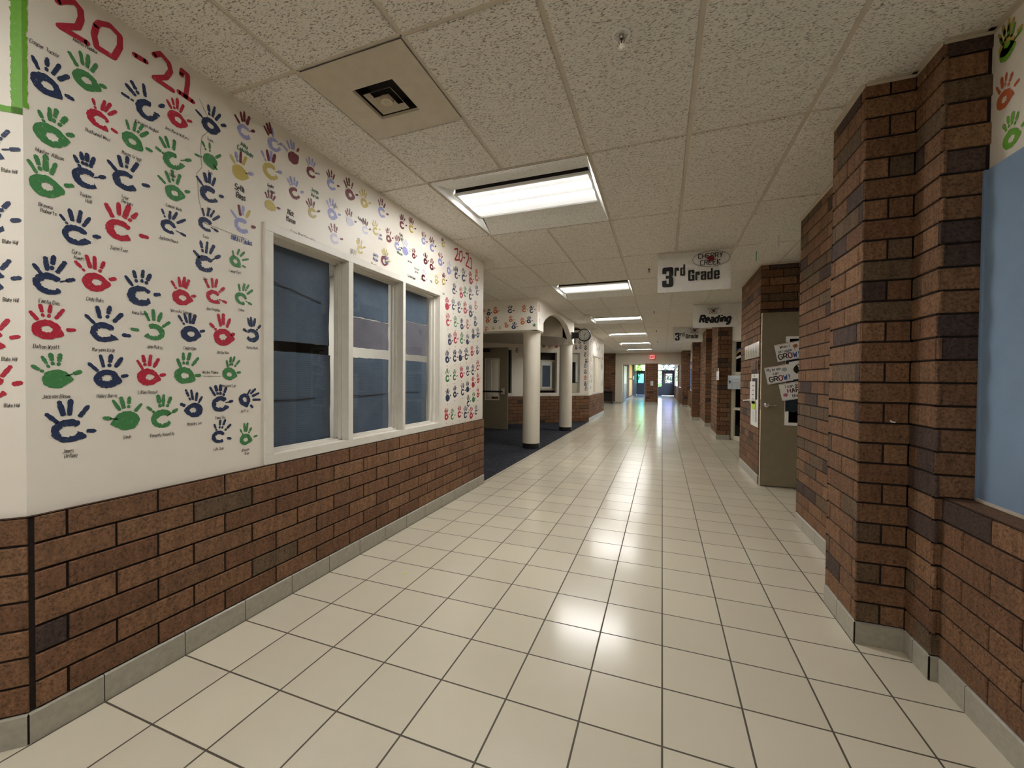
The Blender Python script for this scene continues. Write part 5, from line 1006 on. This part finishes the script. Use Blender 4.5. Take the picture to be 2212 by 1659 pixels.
def xdoor(x0, x1, label, gm, side):
    t = thing('exterior_door', label, 'door', ((x0+x1)/2, 38.03, 0)); Y0, Y1 = 38.01, 38.06; gx0, gx1, gz0, gz1 = x0+.16, x1-.17, 1.08, 1.88
    m_ = MB()
    for q in (((x0, .02), (gx0, 2.1)), ((gx1, .02), (x1, 2.1)), ((gx0, .02), (gx1, gz0)), ((gx0, gz1), (gx1, 2.1))): m_.box((q[0][0], Y0, q[0][1]), (q[1][0], Y1, q[1][1]), 'xdoor')
    m_.build('leaf', t); m_ = MB(); m_.box((gx0, Y0+.02, gz0), (gx1, Y0+.026, gz1), gm); m_.build('glass_pane', t)
    m_ = MB(); m_.tube([(x0+.06, Y0-.05, 1.03), (x1-.06, Y0-.05, 1.03)], .018, 'chrome'); m_.build('push_bar', t); return t
xdoor(-.03, .96, 'charcoal exterior door with a lilac pane in the right opening', 'glasslil', 1)
xdoor(-2.14, -1.36, 'charcoal exterior door with a cyan pane in the left opening', 'glasscy', -1)
t = thing('window_7', None, None, (.46, 38, 2.2)); t['kind'] = 'structure'; m_ = MB()
for q in ((-.37, 0, -.33, 2.68), (-.06, 0, -.03, 2.68), (.95, 0, 1.0, 2.68)): m_.box((q[0], 38.0, q[1]), (q[2], 38.08, q[3]), 'xdoor')
for q in ((-.35, 2.10, .98, 2.19), (-.35, 2.66, .98, 2.70), (-.35, .0, -.04, .76), (-2.14, 2.10, -1.36, 2.15), (-2.14, 2.64, -1.36, 2.70)): m_.box((q[0], 38.0, q[1]), (q[2], 38.08, q[3]), 'xdoor')
m_.build('window_frame', t)
m_ = MB(); m_.box((-.03, 38.03, 2.19), (.95, 38.036, 2.66), 'glasslil'); m_.build('glass_pane', t, label='lilac transom pane'); m_ = MB(); m_.box((-.33, 38.03, .76), (-.06, 38.036, 2.66), 'glass'); m_.build('glass_pane', t)
m_ = MB(); m_.box((-2.14, 38.03, 2.15), (-1.36, 38.036, 2.64), 'glassgr'); m_.build('glass_pane', t, label='green tinted transom pane')
t = thing('window_8', None, None, (1.0, 31, .9)); t['kind'] = 'structure'; m_ = MB()
for a in (24.5, 26.2, 27.96, 30.0, 33.4, 36.96): m_.box((.97, a, .9), (.99, a+.06, 2.3), 'wood')
m_.box((.95, 24.5, .88), (1.02, 37, .92), 'trimw'); m_.box((.97, 30, 1.55), (.99, 37, 1.6), 'wood'); m_.build('window_frame', t); m_ = MB(); m_.box((.99, 24.5, .9), (.995, 28, 2.3), 'glassw'); m_.box((.99, 30, .9), (.995, 37, 2.3), 'glassw'); m_.build('glass_pane', t)
t = thing('hall_door', 'grey brown door on the left wall of the hall beyond the end wall', 'door', (-2.12, 25.9, 0)); m_ = MB(); m_.box((-2.146, 24.7, 0), (-2.10, 27.0, 2.18), 'door'); m_.build('leaf', t); m_ = MB(); m_.box((-2.10, 25.0, 1.1), (-2.09, 26.8, 2.15), 'frame'); m_.build('poster_sheet', t, label='tall cream paper')
m_ = MB(); m_.tube([(-2.10, 26.7, 1.0), (-2.04, 26.7, 1.0), (-2.04, 27.0, 1.0)], .014, 'chrome'); m_.build('lever_handle', t)
m_ = MB(); m_.box((-2.145, 29.5, 1.45), (-2.13, 32.4, 2.42), 'orangep'); m_.build('hall_poster', label='upper yellow orange poster on the left wall of the far hall', cat='poster', group='yellow posters in the far hall')
m_ = MB(); m_.box((-2.145, 29.6, .2), (-2.13, 32.4, 1.36), 'orangep'); m_.build('hall_poster', label='lower yellow orange poster on the left wall of the far hall', cat='poster', group='yellow posters in the far hall')
m_ = MB(); m_.box((-2.146, 33.7, 1.36), (-2.13, 34.7, 1.65), 'white'); m_.build('notice_card', label='small white card on the left wall of the far hall', cat='card')
m_ = MB(); m_.box((-2.146, 34.9, 0), (-2.12, 37.6, 2.7), 'xdoor'); m_.build('side_door', label='dark door on the left wall right before the exterior door', cat='door')
m_ = MB(); m_.box((-2.1, 37.0, .001), (-1.2, 37.95, .012), 'bluep'); m_.build('door_mat', label='dark blue mat inside the left exterior door', cat='mat')
# outdoors
m_ = MB(); m_.quad([(-30, 38.3, -.15), (40, 38.3, -.15), (40, 90, -.15), (-30, 90, -.15)], 'grass'); m_.quad([(9.3, -8, -.15), (40, -8, -.15), (40, 38.3, -.15), (9.3, 38.3, -.15)], 'grass'); m_.quad([(1.2, 24.4, -.15), (9.3, 24.4, -.15), (9.3, 38.3, -.15), (1.2, 38.3, -.15)], 'grass'); m_.build('lawn', label='green lawn outside the far doors', cat='lawn', kind='stuff')
m_ = MB(); m_.box((-3, 38.3, -.14), (2, 46, -.02), 'concrete'); S('floor_path', m_)
def bush(x, y, r0, h, label, seed):
    rr = random.Random(seed); m_ = MB(); t = thing('leafy_tree', label, 'tree', (x, y, 0))
    m_.tube([(x, y, -.1), (x+.1, y, h*.5)], .12, 'wood'); m_.build('trunk', t); m_ = MB()
    for q in range(900):
        a, b = rr.uniform(0, 6.28), rr.uniform(-1, 1); rad = r0*rr.uniform(.6, 1)**.5; p = Vector((x+rad*math.cos(a)*math.sqrt(1-b*b), y+rad*math.sin(a)*math.sqrt(1-b*b), h*.55+b*h*.45)); s_ = .16
        u = Vector((rr.uniform(-1, 1), rr.uniform(-1, 1), rr.uniform(-1, 1))).normalized()*s_; w_ = u.orthogonal().normalized()*s_*.6
        m_.quad([tuple(p-u), tuple(p-w_), tuple(p+u), tuple(p+w_)], 'leaf')
    m_.build('crown', t)
bush(-4.2, 50, 2.0, 4.6, 'leafy tree outside the left exterior door', 1); bush(.2, 53, 2.0, 5.0, 'leafy tree outside between the two far doors', 2); bush(4.6, 48, 1.6, 2.6, 'low leafy bush outside the right exterior door', 3)
bush(4.6, 30, 1.4, 2.6, 'leafy bush outside the far hall windows', 4); bush(4.9, 35, 1.5, 3.0, 'taller leafy bush outside the far hall windows', 5)
# room lights in the spaces behind the glass, one added for the blinds
def room_light(loc, label):
    t = thing('ceiling_light', label, 'ceiling light', loc); m_ = MB(); x, y, z = loc; m_.box((x-.6, y-.3, z), (x+.6, y+.3, z+.05), 'metalw'); m_.build('housing', t); m_ = MB(); m_.quad([(x-.57, y-.27, z-.002), (x-.57, y+.27, z-.002), (x+.57, y+.27, z-.002), (x+.57, y-.27, z-.002)], 'lens'); m_.build('lens', t); return t
room_light((-4.6, 3.4, 2.82), 'ceiling light inside the room behind the blue papered windows')
room_light((-3.5, 15.2, 2.82), 'added light inside the far pod, backlighting the cream blinds')  # unseen lamp added so the translucent blinds brighten from behind
room_light((-.6, 30.5, 2.68), 'ceiling light in the hall beyond the end wall')
